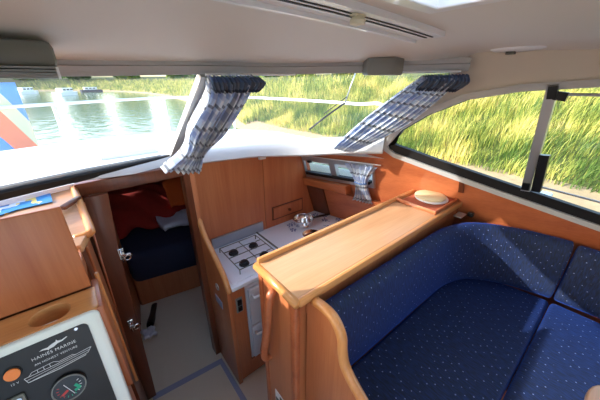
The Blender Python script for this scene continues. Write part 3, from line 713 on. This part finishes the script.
# gauge
GU, GV = .108, .173
ga = disc(GU, GV, .037, .031, .0145, .024, 36).obj('gauge', M['black'], ip, smooth=True)
disc(GU, GV, .032, .030, .020, .0245, 36).obj('dial', M['dial'], ga)
bz = MB(); bz.tube([pp(GU+.0345*math.cos(k*math.pi/18), GV+.0345*math.sin(k*math.pi/18), .025) for k in range(36)], .0018, 6, True)
bz.obj('bezel', M['midgrey'], ga, smooth='all')
for k in range(13):
    a = R(-30+k*20); c = 'inkr' if k < 5 else ('inkg' if k < 8 else 'inkw')
    pline([(GU+.021*math.cos(a), GV-.021*math.sin(a)*-1), (GU+.026*math.cos(a), GV+.026*math.sin(a))], .0016, .0250).obj('tick', M[c], ga)
pline([(GU+.008, GV-.016), (GU-.006, GV+.022)], .0014, .0256).obj('needle', M['inkw'], ga)
pline([(GU-.012, GV-.002), (GU-.020, GV+.012), (GU-.008, GV+.014)], .007, .0252).obj('coloured_sector', M['inkg'], ga)
pline([(GU+.004, GV+.004), (GU+.018, GV+.012)], .006, .0252).obj('coloured_sector', M['inkr'], ga)
# amber lamp, switch, screws
al = disc(.189, .071, .0175, .015, .0145, .018).obj('warning_lamp', M['rubber'], ip, smooth=True)
disc(.189, .071, .0145, .011, .018, .022).obj('lens', M['amber'], al, 'amber lens', smooth=True)
disc(.055, .027, .004, .003, .0145, .018, 12).obj('screw', M['chrome'], ip)
sw_ = pslab(rrect(.185, .245, .128, .205, .006), .015, .022, .002).obj('switch_block', M['darkgrey'], ip, smooth=True)
disc(.196, .139, .006, .004, .022, .026, 14).obj('screw', M['chrome'], sw_)
disc(.215, .170, .010, .006, .022, .045, 14).obj('toggle', M['black'], sw_, smooth=True)
kn = disc(.262, .085, .028, .02, .0145, .045, 24).obj('control_knob', M['black'], ip, smooth=True)
def ptext(s, u, v, size, mat, slant=0):
    cu = bpy.data.curves.new('lettering', 'FONT'); cu.body = s; cu.size = size; cu.align_x = 'CENTER'; cu.align_y = 'CENTER'; cu.shear = slant; cu.space_character = 1.1
    o = bpy.data.objects.new('t', cu); col.objects.link(o); bpy.context.view_layer.update()
    me = bpy.data.meshes.new_from_object(o); col.objects.unlink(o); bpy.data.objects.remove(o)
    m = MB(); m.b.from_mesh(me)
    for w in m.b.verts: x, y = w.co.x, w.co.y; w.co = pp(u-x, v-y, .0156)
    return m.obj('lettering', mat, ip, keepn=True)
ptext('HAINES MARINE', .108, .0595, .0112, M['inkw'])
ptext('AN HONEST VENTURE', .108, .0755, .0078, M['inkw'])
ptext('12 V', .193, .099, .0075, M['inkw'])
# leaping dog silhouette above the lettering
pslab([(.134, .046), (.128, .0435), (.118, .0445), (.108, .040), (.100, .038), (.098, .033), (.096, .038), (.088, .040), (.078, .0365), (.076, .038), (.088, .0435), (.098, .0445), (.106, .049), (.116, .050), (.117, .053), (.119, .0495), (.126, .0470)], .0152, .0157).obj('running_dog_emblem', M['inkw'], ip)
bl = MB()
for pts, w in (([(.176, .098), (.172, .112), (.050, .106), (.040, .094), (.110, .098), (.176, .098)], .0011), ([(.174, .105), (.046, .100)], .0009), ([(.168, .098), (.160, .090), (.118, .088), (.108, .094), (.080, .092), (.074, .097)], .0010), ([(.150, .090), (.150, .098)], .0009), ([(.138, .089), (.138, .098)], .0009), ([(.126, .089), (.126, .098)], .0009), ([(.172, .112), (.110, .114), (.055, .110)], .0016)):
    for (a, b2), (c, e) in zip(pts, pts[1:]):
        q = Vector((c-a, e-b2)); q.normalize(); nx = Vector((-q.y, q.x))*w/2
        bl.slab(lambda p, dd: pp(p[0], p[1], dd), [(a+nx.x, b2+nx.y), (c+nx.x, e+nx.y), (c-nx.x, e-nx.y), (a-nx.x, b2-nx.y)], .0152, .0156)
bl.obj('boat_line_drawing', M['inkw'], ip)

rb = thing('dash_cabinet', (-.5, 1.0, 1.42), 'plain timber dash cabinet standing behind the cup ledge', 'cabinet')
MB().prism([(-.088, .917), (-.088, 1.06), (-.9, 1.06), (-.9, .917)], 'z', 1.421, 1.48, .003).obj('body', M['wood'], rb, smooth=True)
MB().prism([(-.083, .903), (-.083, .915), (-.88, .915), (-.88, .903)], 'z', 1.425, 1.692, .003).obj('front_panel', M['wood'], rb, smooth=True)
sh = thing('passage_cabinet', (-.4, 1.3, 0), 'timber side cabinet with sunlit shelf beside the cabin opening', 'cabinet')
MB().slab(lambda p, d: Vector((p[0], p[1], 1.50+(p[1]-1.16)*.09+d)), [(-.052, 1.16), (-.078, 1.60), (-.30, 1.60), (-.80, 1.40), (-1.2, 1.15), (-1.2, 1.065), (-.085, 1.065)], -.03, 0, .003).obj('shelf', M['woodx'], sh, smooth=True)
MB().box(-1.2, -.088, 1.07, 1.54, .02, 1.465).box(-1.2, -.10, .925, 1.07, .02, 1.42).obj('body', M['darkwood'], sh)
MB().box(-.088, -.078, 1.22, 1.48, .9, 1.40, .003).obj('door', M['wood'], sh)
MB().tube(spline([(-.10, 1.135, 1.488), (-.060, 1.135, 1.492), (-.050, 1.16, 1.498), (-.062, 1.38, 1.518), (-.076, 1.59, 1.54)], 5), .014, 10).obj('edge_trim', M['trimwoody'], sh, 'pale rounded edge trim', smooth='all')
MB().box(-.080, -.068, 1.075, 1.09, .75, 1.14, .003).obj('trim_strip', M['trimwood'], sh, smooth=True)
tag(MB().box(-.145, -.035, 1.375, 1.40, 1.526, 1.544, .006, Matrix.Rotation(R(58), 3, 'Z')).obj('wooden_peg', M['darkwood'], smooth=True), 'short brown wooden peg lying on the sunlit shelf', 'peg')
ch = MB().slab(lambda p, d: Vector((p[0], p[1], 1.50+(p[1]-1.16)*.09+d)), [(-.150, 1.46), (-.158, 1.58), (-.28, 1.575), (-.50, 1.47), (-.46, 1.36), (-.26, 1.45)], .002, .006)
tag(ch.obj('folded_chart', M['chart']), 'blue and white folded chart lying on the dashboard', 'chart')

# cabin door leaf, folded back in the opening
dl = srt('door_2', (-.03, 1.55, 0), 'dark timber cabin door standing open on the port side of the opening', 'door')
MB().prism([(-.115, .02), (.0-.035, .02), (.016, 1.16), (.045, 1.50), (-.052, 1.50), (-.062, 1.2)], 'y', 1.515, 1.545, .003).obj('panel', M['darkwood'], dl, smooth=True)
MB().tube([(-.098, 1.512, .30), (-.055, 1.512, 1.48)], .006, 6).obj('edge_bead', M['wood'], dl, smooth='all')
for (x, z) in ((.024, 1.165), (-.036, .70)):
    lt = MB().box(x-.016, x+.012, 1.506, 1.516, z-.035, z+.03, .003).obj('latch', M['chrome'], dl)
    MB().tube([(x-.005, 1.508, z), (x-.005, 1.485, z), (x+.03, 1.482, z+.002), (x+.042, 1.485, z-.012)], .005, 8).tube([(x-.005, 1.49, z+.03), (x-.003, 1.488, z-.04)], .0045, 8).obj('lever', M['chrome'], lt, smooth='all')
    MB().tube([(x+.02+.014*math.cos(k*.7), 1.492+.003*math.sin(k), z-.025+.014*math.sin(k*.7)) for k in range(9)], .0035, 6, True).obj('ring', M['chrome'], lt, smooth='all')
for z in (1.0, .92): MB().lathe([(.005, 0), (.004, .003), (0, .004)], (-.075, 1.514, z), 10, Matrix.Rotation(R(90), 4, 'X')).obj('screw', M['chrome'], dl)

# carpet mat outline on the sole
cm = thing('floor_mat', (.1, 1.1, 0), 'beige carpet mat with blue grey binding on the galley sole', 'mat')
MB().prism([(-.06, .72), (-.06, 1.50), (.40, 1.455), (.40, .72)], 'z', .001, .007).obj('pile', M['carpet'], cm)
MB().prism([(-.06, 1.50), (-.06, 1.545), (.43, 1.495), (.44, .72), (.40, .72), (.40, 1.455)], 'z', .001, .009, .002).obj('binding', M['tape'], cm)

# sleeping cabin
bt = thing('berth_base', (.3, 3.0, 0), 'timber base under the sleeping berth', 'bed base')
MB().prism([(.07, 2.50), (.89, 2.36), (.89, 3.48), (-.46, 3.48)], 'z', .001, .30).obj('box', M['wood'], bt)
def lump(name, mat, f, nu, nv, label, cat, thick=.04):
    m = MB(); m.grid(f, nu, nv)
    o = m.obj(name, mat, smooth='all')
    s = o.modifiers.new('t', 'SOLIDIFY'); s.thickness = thick; s.offset = -1
    return tag(o, label, cat)
def n3(x, y, s=0): return math.sin(x*9+s)*math.cos(y*7+s*2)+.5*math.sin(x*17+y*13+s)
mt = MB().prism([(.055, 2.42), (.88, 2.28), (.88, 3.46), (-.44, 3.46), (.065, 2.56)], 'z', .301, .60, .06)
tag(mt.obj('mattress', M['water_cloth'], smooth=True), 'dark navy mattress on the berth in the dark cabin', 'mattress')
lump('white_sheet', M['sheet'], lambda u, v: Vector((lerp(.42, .84, u), lerp(2.62, 3.0, v)+.03*math.sin(u*5), .68+.012*n3(u, v)+.03*v)), 14, 10, 'white sheet folded between navy mattress and red blanket', 'sheet', .05)
lump('red_blanket', M['red'], lambda u, v: Vector((lerp(lerp(-.0, -.36, v), .86, u), lerp(2.80, 3.42, v)+.03*n3(u*1.3, v, 2), .64+.30*math.sin(min(1, v*1.8)*math.pi*.5)*(.55+.45*math.sin(u*2.6+.4))+.028*n3(u*1.6, v*1.6, 1))), 34, 24, 'crumpled red blanket heaped on the berth', 'blanket', .05)
lump('orange_pillow', M['orange'], lambda u, v: Vector((lerp(.58, .88, u), lerp(2.86, 3.02, v), .76+.22*v+.05*math.sin(u*math.pi)*math.sin(v*math.pi)+.008*n3(u, v))), 12, 10, 'orange cushion leaning on the red blanket at right', 'cushion', .07)
shoe = MB()
def shf(u, v):
    t = v; w = .038*(1-.25*abs(2*t-1)**3)*(.85+.15*math.cos(t*5)); a = u*2*math.pi
    h = .075-.04*min(1, t*1.4) if t < .7 else .035
    return Vector((.115+w*math.cos(a)+.09*(t-.5), 2.28+.26*(t-.5), .005+h/2+h/2*math.sin(a)))
shoe.grid(shf, 16, 12); so_ = shoe.obj('shoe', M['black'], smooth='all'); tag(so_, 'black shoe lying on the cabin sole beside the berth', 'shoe')
lump('folded_cloth', M['sheet'], lambda u, v: Vector((lerp(.0, .09, u), lerp(2.02, 2.12, v), .035+.012*n3(u*1.2, v))), 8, 8, 'small white cloth on the cabin sole by the shoe', 'cloth', .02)

# ------------------------------------------------------------------ curtains
def curtain(parent, name, L, Rr, pleats, amp, mat, width, length, nrm, nu=72, nv=26, seed=0, amp2=1.0):
    L = spline(L, 6); Rr = spline(Rr, 6); nrm = Vector(nrm).normalized()
    def f(u, v):
        p = sample(L, v).lerp(sample(Rr, v), u)
        w = math.sin(2*math.pi*pleats*u+seed+.6*math.sin(v*3+u*5))+.35*math.sin(2*math.pi*pleats*2.3*u+v*4+seed)
        return p+nrm*amp*lerp(1, amp2, v)*w
    m = MB().grid(f, nu, nv, lambda u, v: (u*width, v*length))
    o = m.obj(name, mat, parent, smooth='all')
    s = o.modifiers.new('t', 'SOLIDIFY'); s.thickness = .002
    return o
c1 = thing('windscreen_curtain', (.5, 1.2, 1.56), 'blue plaid curtain gathered along the centre mullion of the windscreen', 'curtain')
curtain(c1, 'drape', [(.45, 1.14, 2.00), (.45, 1.18, 1.93), (.42, 1.36, 1.785), (.40, 1.42, 1.68), (.285, 1.455, 1.595)], [(.655, 1.09, 2.00), (.635, 1.15, 1.93), (.585, 1.31, 1.76), (.505, 1.40, 1.66), (.475, 1.44, 1.545)], 7, .030, M['plaid'], .95, .72, (.1, -1, -.7), 120, 30)
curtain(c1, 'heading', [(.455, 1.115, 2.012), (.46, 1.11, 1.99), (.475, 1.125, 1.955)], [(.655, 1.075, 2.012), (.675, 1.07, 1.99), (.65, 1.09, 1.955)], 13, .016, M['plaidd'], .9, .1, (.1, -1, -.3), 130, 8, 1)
MB().tube([p+Vector((0, -.03, .0)) for p in HEAD[24:32]], .005, 8).obj('rod', M['white'], c1, smooth='all')
c2 = thing('windscreen_curtain', (1.45, .9, 1.56), 'blue plaid curtain slanting down the starboard windscreen pillar', 'curtain')
curtain(c2, 'drape', [(1.315, .715, 2.015), (1.31, .84, 1.928), (1.315, 1.02, 1.797), (1.22, 1.18, 1.612)], [(1.42, .583, 2.01), (1.43, .673, 1.908), (1.44, .857, 1.749), (1.345, 1.113, 1.575)], 7, .018, M['plaid'], .9, .8, (-.6, -.8, -.3), 110, 34, .5)
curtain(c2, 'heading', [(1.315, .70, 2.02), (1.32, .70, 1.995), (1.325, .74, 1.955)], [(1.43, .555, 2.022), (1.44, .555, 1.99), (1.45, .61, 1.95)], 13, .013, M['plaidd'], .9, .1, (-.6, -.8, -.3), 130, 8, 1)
MB().tube([p+Vector((-.025, -.02, 0)) for p in HEAD[38:48]], .005, 8).obj('rod', M['white'], c2, smooth='all')
c3 = thing('window_curtain', (1.57, 1.17, 1.12), 'small blue plaid curtain tied back at the galley window', 'curtain')
curtain(c3, 'drape', [hull(p, -.05) for p in ((1.265, 1.45), (1.23, 1.38), (1.205, 1.30), (1.225, 1.20), (1.255, 1.13))], [hull(p, -.05) for p in ((1.04, 1.45), (1.09, 1.38), (1.125, 1.30), (1.12, 1.22), (1.10, 1.13))], 6, .013, M['plaid'], .5, .36, (-1, 0, -.1), 70, 20)
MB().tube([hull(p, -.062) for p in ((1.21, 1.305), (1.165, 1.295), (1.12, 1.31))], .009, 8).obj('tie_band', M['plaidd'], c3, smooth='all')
MB().tube([hull((1.70, 1.435), -.03), hull((1.02, 1.47), -.03)], .004, 8).obj('rod', M['white'], c3, smooth='all')

# ------------------------------------------------------------------ overhead fittings
vb = thing('vent_box', (-.12, .95, 2.005), 'dark grey ribbed housing under the headliner at far left', 'vent housing')
MB().box(-.60, .010, .93, 1.06, 2.026, 2.085, .016).obj('cover', M['darkgrey'], vb, smooth=True)
g_ = MB()
for k in range(4): g_.box(-.60, .002, .925-.002*k, 1.05, 2.003+k*.007, 2.0075+k*.007)
g_.obj('louvre', M['midgrey'], vb)
MB().box(.003, .008, .93, 1.05, 2.002, 2.028).obj('end_cap', M['white'], vb)
mb_ = thing('motor_housing', (1.17, .87, 2.02), 'grey faceted housing on the windscreen header', 'housing')
cube = MB().prism([(1.10, .86), (1.19, .78), (1.26, .775), (1.28, .83), (1.22, .92), (1.15, .93)], 'z', 2.02, 2.095, .010)
cube.obj('cover', M['midgrey'], mb_, smooth=True)
rl = thing('curtain_track', (.6, .55, 2.12), 'white double track across the headliner', 'track')
def zr(x): return zc(x, .53)
def trk(y0, y1, dz0, dz1): return MB().merge_track(y0, y1, dz0, dz1)
def sweepx(y0, y1, a, c, x0=-.45, x1=1.03, n=14):
    m = MB(); rings = []
    for i in range(n+1):
        x = lerp(x0, x1, i/n); z = zr(x); rings.append([m.b.verts.new((x, y, z+d)) for y, d in ((y0, a), (y1, a), (y1, c), (y0, c))])
    for A, B in zip(rings, rings[1:]):
        for k in range(4): m.b.faces.new([A[k], A[(k+1) % 4], B[(k+1) % 4], B[k]])
    m.b.faces.new(rings[0]); m.b.faces.new(rings[-1]); return m
sweepx(.50, .60, -.014, .01).obj('rail', M['white'], rl)
sweepx(.528, .534, -.016, -.012, x1=1.01).obj('slot', M['rubber'], rl, 'thin black slot')
sweepx(.550, .558, -.016, -.012, x1=1.01).obj('slot', M['rubber'], rl, 'thin black slot')
sweepx(.600, .615, -.024, .01).obj('lip', M['white'], rl)
kb = thing('track_toggle', (.70, .53, 2.1), 'cream turn button on the white overhead track', 'button')
MB().lathe([(0, 0), (.018, .002), (.020, .010), (.014, .018), (.010, .022)], (.615, .525, zr(.615)-.038), 20).obj('knob', M['cream2'], kb, smooth=True)
MB().box(.595, .635, .515, .535, zr(.615)-.020, zr(.615)-.014, .002).obj('plate', M['cream2'], kb)
lf = thing('ceiling_switch', (1.455, .405, 2.09), 'white oval ceiling fitting with a black switch', 'switch')
def ceil_lathe(prof, x, y, sy=1):
    m = MB()
    for r, z in [(0, 0)]: pass
    m.lathe(prof, (0, 0, 0), 28)
    for v_ in m.b.verts: v_.co = Vector((x+v_.co.x*.50, y+v_.co.y*1.25, zc(x+v_.co.x*.5, y+v_.co.y*1.25)+v_.co.z))
    return m
ceil_lathe([(0, -.010), (.062, -.009), (.075, -.004), (.078, .004)], 1.455, .405).obj('plate', M['white'], lf, smooth='all')
MB().box(1.455, 1.478, .410, .442, zc(1.46, .42)-.020, zc(1.46, .42)-.004, .002).obj('switch', M['black'], lf)
for k, (x, y) in enumerate(((1.05, .42), (1.33, .60), (1.32, .66))):
    pass

# ------------------------------------------------------------------ outside fittings
wp = thing('windscreen_wiper', (1.2, 1.6, 1.62), 'black wiper resting across the starboard windscreen', 'wiper')
def onglass(u, v, d=.03):
    p = sample(SILL, u).lerp(sample(HEAD, u), v); return p+Vector((0, .6, .7))*d
MB().tube([(1.235, 1.41, 1.69), (1.33, 1.35, 1.775), (1.42, 1.27, 1.86)], .006, 8).obj('blade', M['rubber'], wp, smooth='all')
MB().tube([(1.42, 1.27, 1.86), (1.42, 1.20, 2.035)], .004, 8).obj('arm', M['alu'], wp, smooth='all')
MB().tube([(1.33, 1.37, 1.79), (1.415, 1.25, 1.90)], .003, 8).obj('arm', M['rubber'], wp, smooth='all')
br = thing('bow_rail', (.6, 3.4, 1.36), 'white tubular guard rail round the foredeck', 'railing')
RP = spline([(-1.62, 1.3, 1.8), (-1.35, 2.3, 1.8), (-.95, 2.92, 1.8), (-.4, 3.24, 1.8), (-.02, 3.42, 1.8), (.6, 3.68, 1.8), (1.24, 3.70, 1.8), (1.72, 3.30, 1.8), (1.95, 2.5, 1.8), (2.03, 1.7, 1.8), (2.05, 1.38, 1.78), (2.05, 1.34, 1.38)], 6)
MB().tube(RP, .014, 10).obj('top_rail', M['white'], br, smooth='all')
for k in (14, 23, 33, 41):
    p = RP[k]; MB().tube([p, Vector((p.x, p.y, 1.36))], .011, 8).obj('stanchion', M['white'], br, smooth='all')
fl = MB()  # banded sheet at the rail, standing in for coloured reflections in the windscreen
fl.grid(lambda u, v: Vector((lerp(-.80, -.28, u), lerp(3.03, 3.33, u)+.02*math.sin(u*9+v*3)-.05*v, 1.98-.50*v-.16*u*v)), 22, 14, lambda u, v: (u, v))
m, n, b = nt('orange_blue_bands')
uv = n.nodes.new('ShaderNodeUVMap'); uv.uv_map = 'UVMap'; sp_ = n.nodes.new('ShaderNodeSeparateXYZ'); n.links.new(uv.outputs[0], sp_.inputs[0])
ad = n.nodes.new('ShaderNodeMath'); ad.operation = 'MULTIPLY_ADD'; ad.inputs[1].default_value = -.6; n.links.new(sp_.outputs[1], ad.inputs[0]); n.links.new(sp_.outputs[0], ad.inputs[2])
cr = n.nodes.new('ShaderNodeValToRGB'); cr.color_ramp.interpolation = 'CONSTANT'; e = cr.color_ramp.elements
e[0].position = 0; e[0].color = lin((80, 150, 225)); e[1].position = .22; e[1].color = lin((244, 130, 90))
k = e.new(.52); k.color = lin((214, 214, 170)); k = e.new(.72); k.color = lin((90, 150, 210))
n.links.new(ad.outputs[0], cr.inputs[0]); n.links.new(cr.outputs[0], b.inputs['Base Color']); b.inputs['Roughness'].default_value = .9
M['reflection_bands'] = m
fo = fl.obj('reflection_sheet', m, smooth='all'); fo.modifiers.new('t', 'SOLIDIFY').thickness = .006
tag(fo, 'orange, blue and pale banded sheet imitating windscreen reflections, at the port bow rail', 'reflection_sheet')

# ------------------------------------------------------------------ river, bank, trees, boats
W = MB(); W.quad([(-220, -60, -.2), (220, -60, -.2), (220, 260, -.2), (-220, 260, -.2)])
struct(W.obj('floor', M['water']), 'calm green river water', 'river')
BK = spline([(5.9, -25, 0), (6.0, -6, 0), (6.1, 0, 0), (6.2, 6, 0), (6.2, 12, 0), (7.6, 17, 0), (9.0, 24, 0), (11, 38, 0), (11, 58, 0), (6, 74, 0), (-8, 84, 0), (-40, 88, 0), (-90, 86, 0)], 6)
PRO = [(-.6, -.45), (0, -.2), (.5, -.02), (1.2, .12), (2.2, .35), (4, .75), (7, 1.4), (12, 2.2), (25, 2.9), (60, 3.2)]
def bankpt(i, w):
    p = BK[i]; d = BK[min(i+1, len(BK)-1)]-BK[max(i-1, 0)]; d.normalize(); nr = Vector((d.y, -d.x, 0))
    for (a, za), (b2, zb) in zip(PRO, PRO[1:]):
        if w <= b2: return p+nr*w+Vector((0, 0, lerp(za, zb, (w-a)/(b2-a))))
    return p+nr*w+Vector((0, 0, 3.2))
bm_ = MB(); rows = [[bm_.b.verts.new(bankpt(i, w)) for w in [q[0] for q in PRO]] for i in range(len(BK))]
for A, B in zip(rows, rows[1:]):
    for k in range(len(A)-1):
        f = bm_.b.faces.new([A[k], A[k+1], B[k+1], B[k]]); f.material_index = 0 if k < 3 else 1
bo = bm_.obj('trim_14', M['mud'], smooth='all'); bo.data.materials.append(M['soil']); struct(bo, 'sandy river bank rising to starboard', 'river bank')
# reeds and grass: far more blades than anybody could count
import numpy as np
rng = np.random.default_rng(5)
def blades(cnt, ylo, yhi, wlo, whi, h0, h1, wid):
    seg = 3; V_ = []; F_ = []
    for _ in range(cnt):
        t = rng.random(); i = ylo+(yhi-ylo)*t; i0 = int(i); fr_ = i-i0
        w = wlo+(whi-wlo)*rng.random()**1.25
        a = bankpt(i0, w).lerp(bankpt(min(i0+1, len(BK)-1), w), fr_)
        cl = math.sin(a.x*2.3+math.sin(a.y*1.7)*2)*math.cos(a.y*2.1+a.x)
        h = (h0+(h1-h0)*rng.random())*(.75+.35*cl)*(.45+.55*min(1, (w-wlo)/1.2))
        ang = rng.random()*6.283; lean = (.25+.75*rng.random())*h*.75
        dx = -.55+.9*math.cos(ang)*.6+.25*cl; dy = -.35+.9*math.sin(ang)*.6
        fx, fy = math.cos(ang+1.57), math.sin(ang+1.57); ww = wid*(.6+.8*rng.random()); b0 = len(V_)
        for s_ in range(seg+1):
            q = s_/seg; off = lean*q**1.8; wq = ww*(1-q)+.001
            z = a.z-.04+h*q*(1-.22*q*q)
            V_.append((a.x+dx*off-fx*wq, a.y+dy*off-fy*wq, z)); V_.append((a.x+dx*off+fx*wq, a.y+dy*off+fy*wq, z))
        for s_ in range(seg): F_.append((b0+2*s_, b0+2*s_+1, b0+2*s_+3, b0+2*s_+2))
    return V_, F_
V1, F1 = blades(30000, 5, 24.5, 1.0, 9, .55, 1.15, .012)
V2, F2 = blades(16000, 24.6, 60, .4, 8.5, .8, 1.5, .03)
for (V_, F_, lab) in ((V1, F1, 'tall green and yellow grass covering the near bank to starboard'), (V2, F2, 'reeds and grass on the far bend of the river bank')):
    me = bpy.data.meshes.new('bank_grass'); me.from_pydata(V_, [], F_); me.materials.append(M['grass'])
    o = bpy.data.objects.new('bank_grass', me); col.objects.link(o); tag(o, lab, 'grass', None, 'stuff')
def tree(x, y, z, h, r, mi, label, n=420, seed=0):
    rg = random.Random(seed); t = thing('tree', (x, y, z), label, 'tree', None)
    MB().tube([(x, y, z-.3), (x+.1, y, z+h*.4), (x, y+.1, z+h*.7)], [r*.08, r*.06, r*.03], 8).obj('trunk', M['bark'], t, smooth='all')
    m = MB()
    for k in range(n):
        a, e_ = rg.random()*6.283, math.asin(rg.uniform(-1, 1)); rr = r*(.55+.45*rg.random()**.5)*(1+.2*math.sin(3*a+seed))
        c = Vector((x+rr*math.cos(a)*math.cos(e_), y+rr*math.sin(a)*math.cos(e_), z+h*.45+h*.5*math.sin(e_)*(.8+.2*rg.random())))
        s_ = r*.16*(.6+.8*rg.random())
        ax = Vector((rg.uniform(-1, 1), rg.uniform(-1, 1), rg.uniform(-1, 1))).normalized(); q = ax.orthogonal().normalized()*s_; w = ax.cross(q)
        m.quad([c-q-w*.6, c+q-w*.6, c+q+w*.6, c-q+w*.6])
    m.obj('crown', TM[mi], t)
names = ['dark green', 'light green', 'dull green']
TS = [(-27, 97, 8, 4, 0, 'first tree at the left edge of the far shore'), (-16, 96, 9, 4.3, 2, 'rounded tree left of the white boat on the far shore'), (-6, 94, 8, 4, 0, 'tree behind the white boat'), (4, 91, 9, 4.2, 0, 'broad tree just right of the white boat'), (14, 86, 8, 4.2, 1, 'tree where the far shore begins to bend'), (23, 72, 8, 4.6, 1, 'tree left of the centre curtain, nearer bank'), (29, 56, 8, 4.2, 2, 'bushy tree above the river bend'), (28, 42, 7, 3.6, 1, 'tree close behind the centre curtain'), (26, 32, 6, 3, 1, 'low tree right of the centre curtain'), (29, 25.5, 6, 3, 2, 'shrubby tree above the grass through the starboard pane'), (32, 19, 6, 3, 1, 'tree beyond the wiper')]
for k, (x, y, h, r, mi, ds) in enumerate(TS): tree(x, y, 2.2, h, r, mi, names[mi]+' '+ds, seed=k+1)
def boat(x, y, L, rot, label, hullc):
    t = thing('motor_boat', (x, y, -.2), label, 'boat', None)
    def T(p): 
        c, s_ = math.cos(rot), math.sin(rot); return Vector((x+p[0]*c-p[1]*s_, y+p[0]*s_+p[1]*c, -.2+p[2]))
    m = MB(); m.slab(lambda p, d: T((p[0]*(1+.04*d), p[1]*(1+.1*d), d)), [(-L/2, -L*.16), (L*.2, -L*.16), (L/2, 0), (L*.2, L*.16), (-L/2, L*.16)], -.1, L*.12, .03); m.obj('hull', hullc, t)
    m = MB(); m.slab(lambda p, d: T((p[0], p[1], d)), [(-L*.35, -L*.12), (L*.15, -L*.12), (L*.27, 0), (L*.15, L*.12), (-L*.35, L*.12)], L*.12, L*.25, .05); c = m.obj('cabin', M['hull'], t)
    for q in (-.25, -.08, .08):
        m = MB(); m.slab(lambda p, d: T((p[0], p[1], d)), [(L*q-L*.06, -L*.122), (L*q+L*.06, -L*.122), (L*q+L*.06, L*.122), (L*q-L*.06, L*.122)], L*.17, L*.22); m.obj('window', M['black'], c)
boat(.6, 58, 4.2, .9, 'white motor boat moored on the far side of the river', M['hull'])
boat(4.6, 70, 3.6, .2, 'white boat further right with a navy hull', M['water_cloth'])
boat(-4.5, 68, 4, .9, 'white motor boat left of the others by the far shore', M['hull'])

# ------------------------------------------------------------------ light
wd = bpy.data.worlds.new('World'); bpy.context.scene.world = wd; wd.use_nodes = True
n = wd.node_tree; bg = n.nodes['Background']; sk = n.nodes.new('ShaderNodeTexSky'); sk.sky_type = 'NISHITA'
sdir = Vector((-.80, .45, .40)).normalized()
sk.sun_disc = False; sk.sun_elevation = math.asin(sdir.z); sk.sun_rotation = math.atan2(sdir.x, sdir.y)
sk.air_density = 1.0; sk.dust_density = 1.5
n.links.new(sk.outputs[0], bg.inputs[0]); bg.inputs[1].default_value = .30
su = bpy.data.lights.new('Sun', 'SUN'); su.energy = 3.4; su.angle = R(.6); su.color = (1, .96, .9)
so = bpy.data.objects.new('Sun', su); col.objects.link(so); so.rotation_euler = (-sdir).to_track_quat('-Z', 'Y').to_euler()

cam = bpy.data.cameras.new('Camera'); co = bpy.data.objects.new('Camera', cam); col.objects.link(co)
cam.sensor_width = 36; cam.lens = 36*270/600; cam.clip_start = .03; cam.clip_end = 600
co.location = (0, 0, 2.0); co.rotation_euler = (R(66), 0, R(-39.3))
sc = bpy.context.scene; sc.camera = co
sc.view_settings.view_transform = 'Standard'; sc.view_settings.look = 'None'; sc.view_settings.gamma = 1; sc.view_settings.use_curve_mapping = False
sc.view_settings.exposure = 1.3
sc.cycles.use_denoising = True
sc.cycles.max_bounces = 12; sc.cycles.diffuse_bounces = 8; sc.cycles.transparent_max_bounces = 24
for o in bpy.data.objects:
    if o.parent is None and 'group' not in o:
        for k, g in (('tree', 'trees beyond the river bank'), ('motor_boat', 'boats moored across the river'), ('seat_cushion', 'navy dotted seat cushions'), ('back_cushion', 'navy dotted back cushions'), ('windscreen_curtain', 'plaid windscreen curtains')):
            if o.name.split('.')[0] == k: o['group'] = g
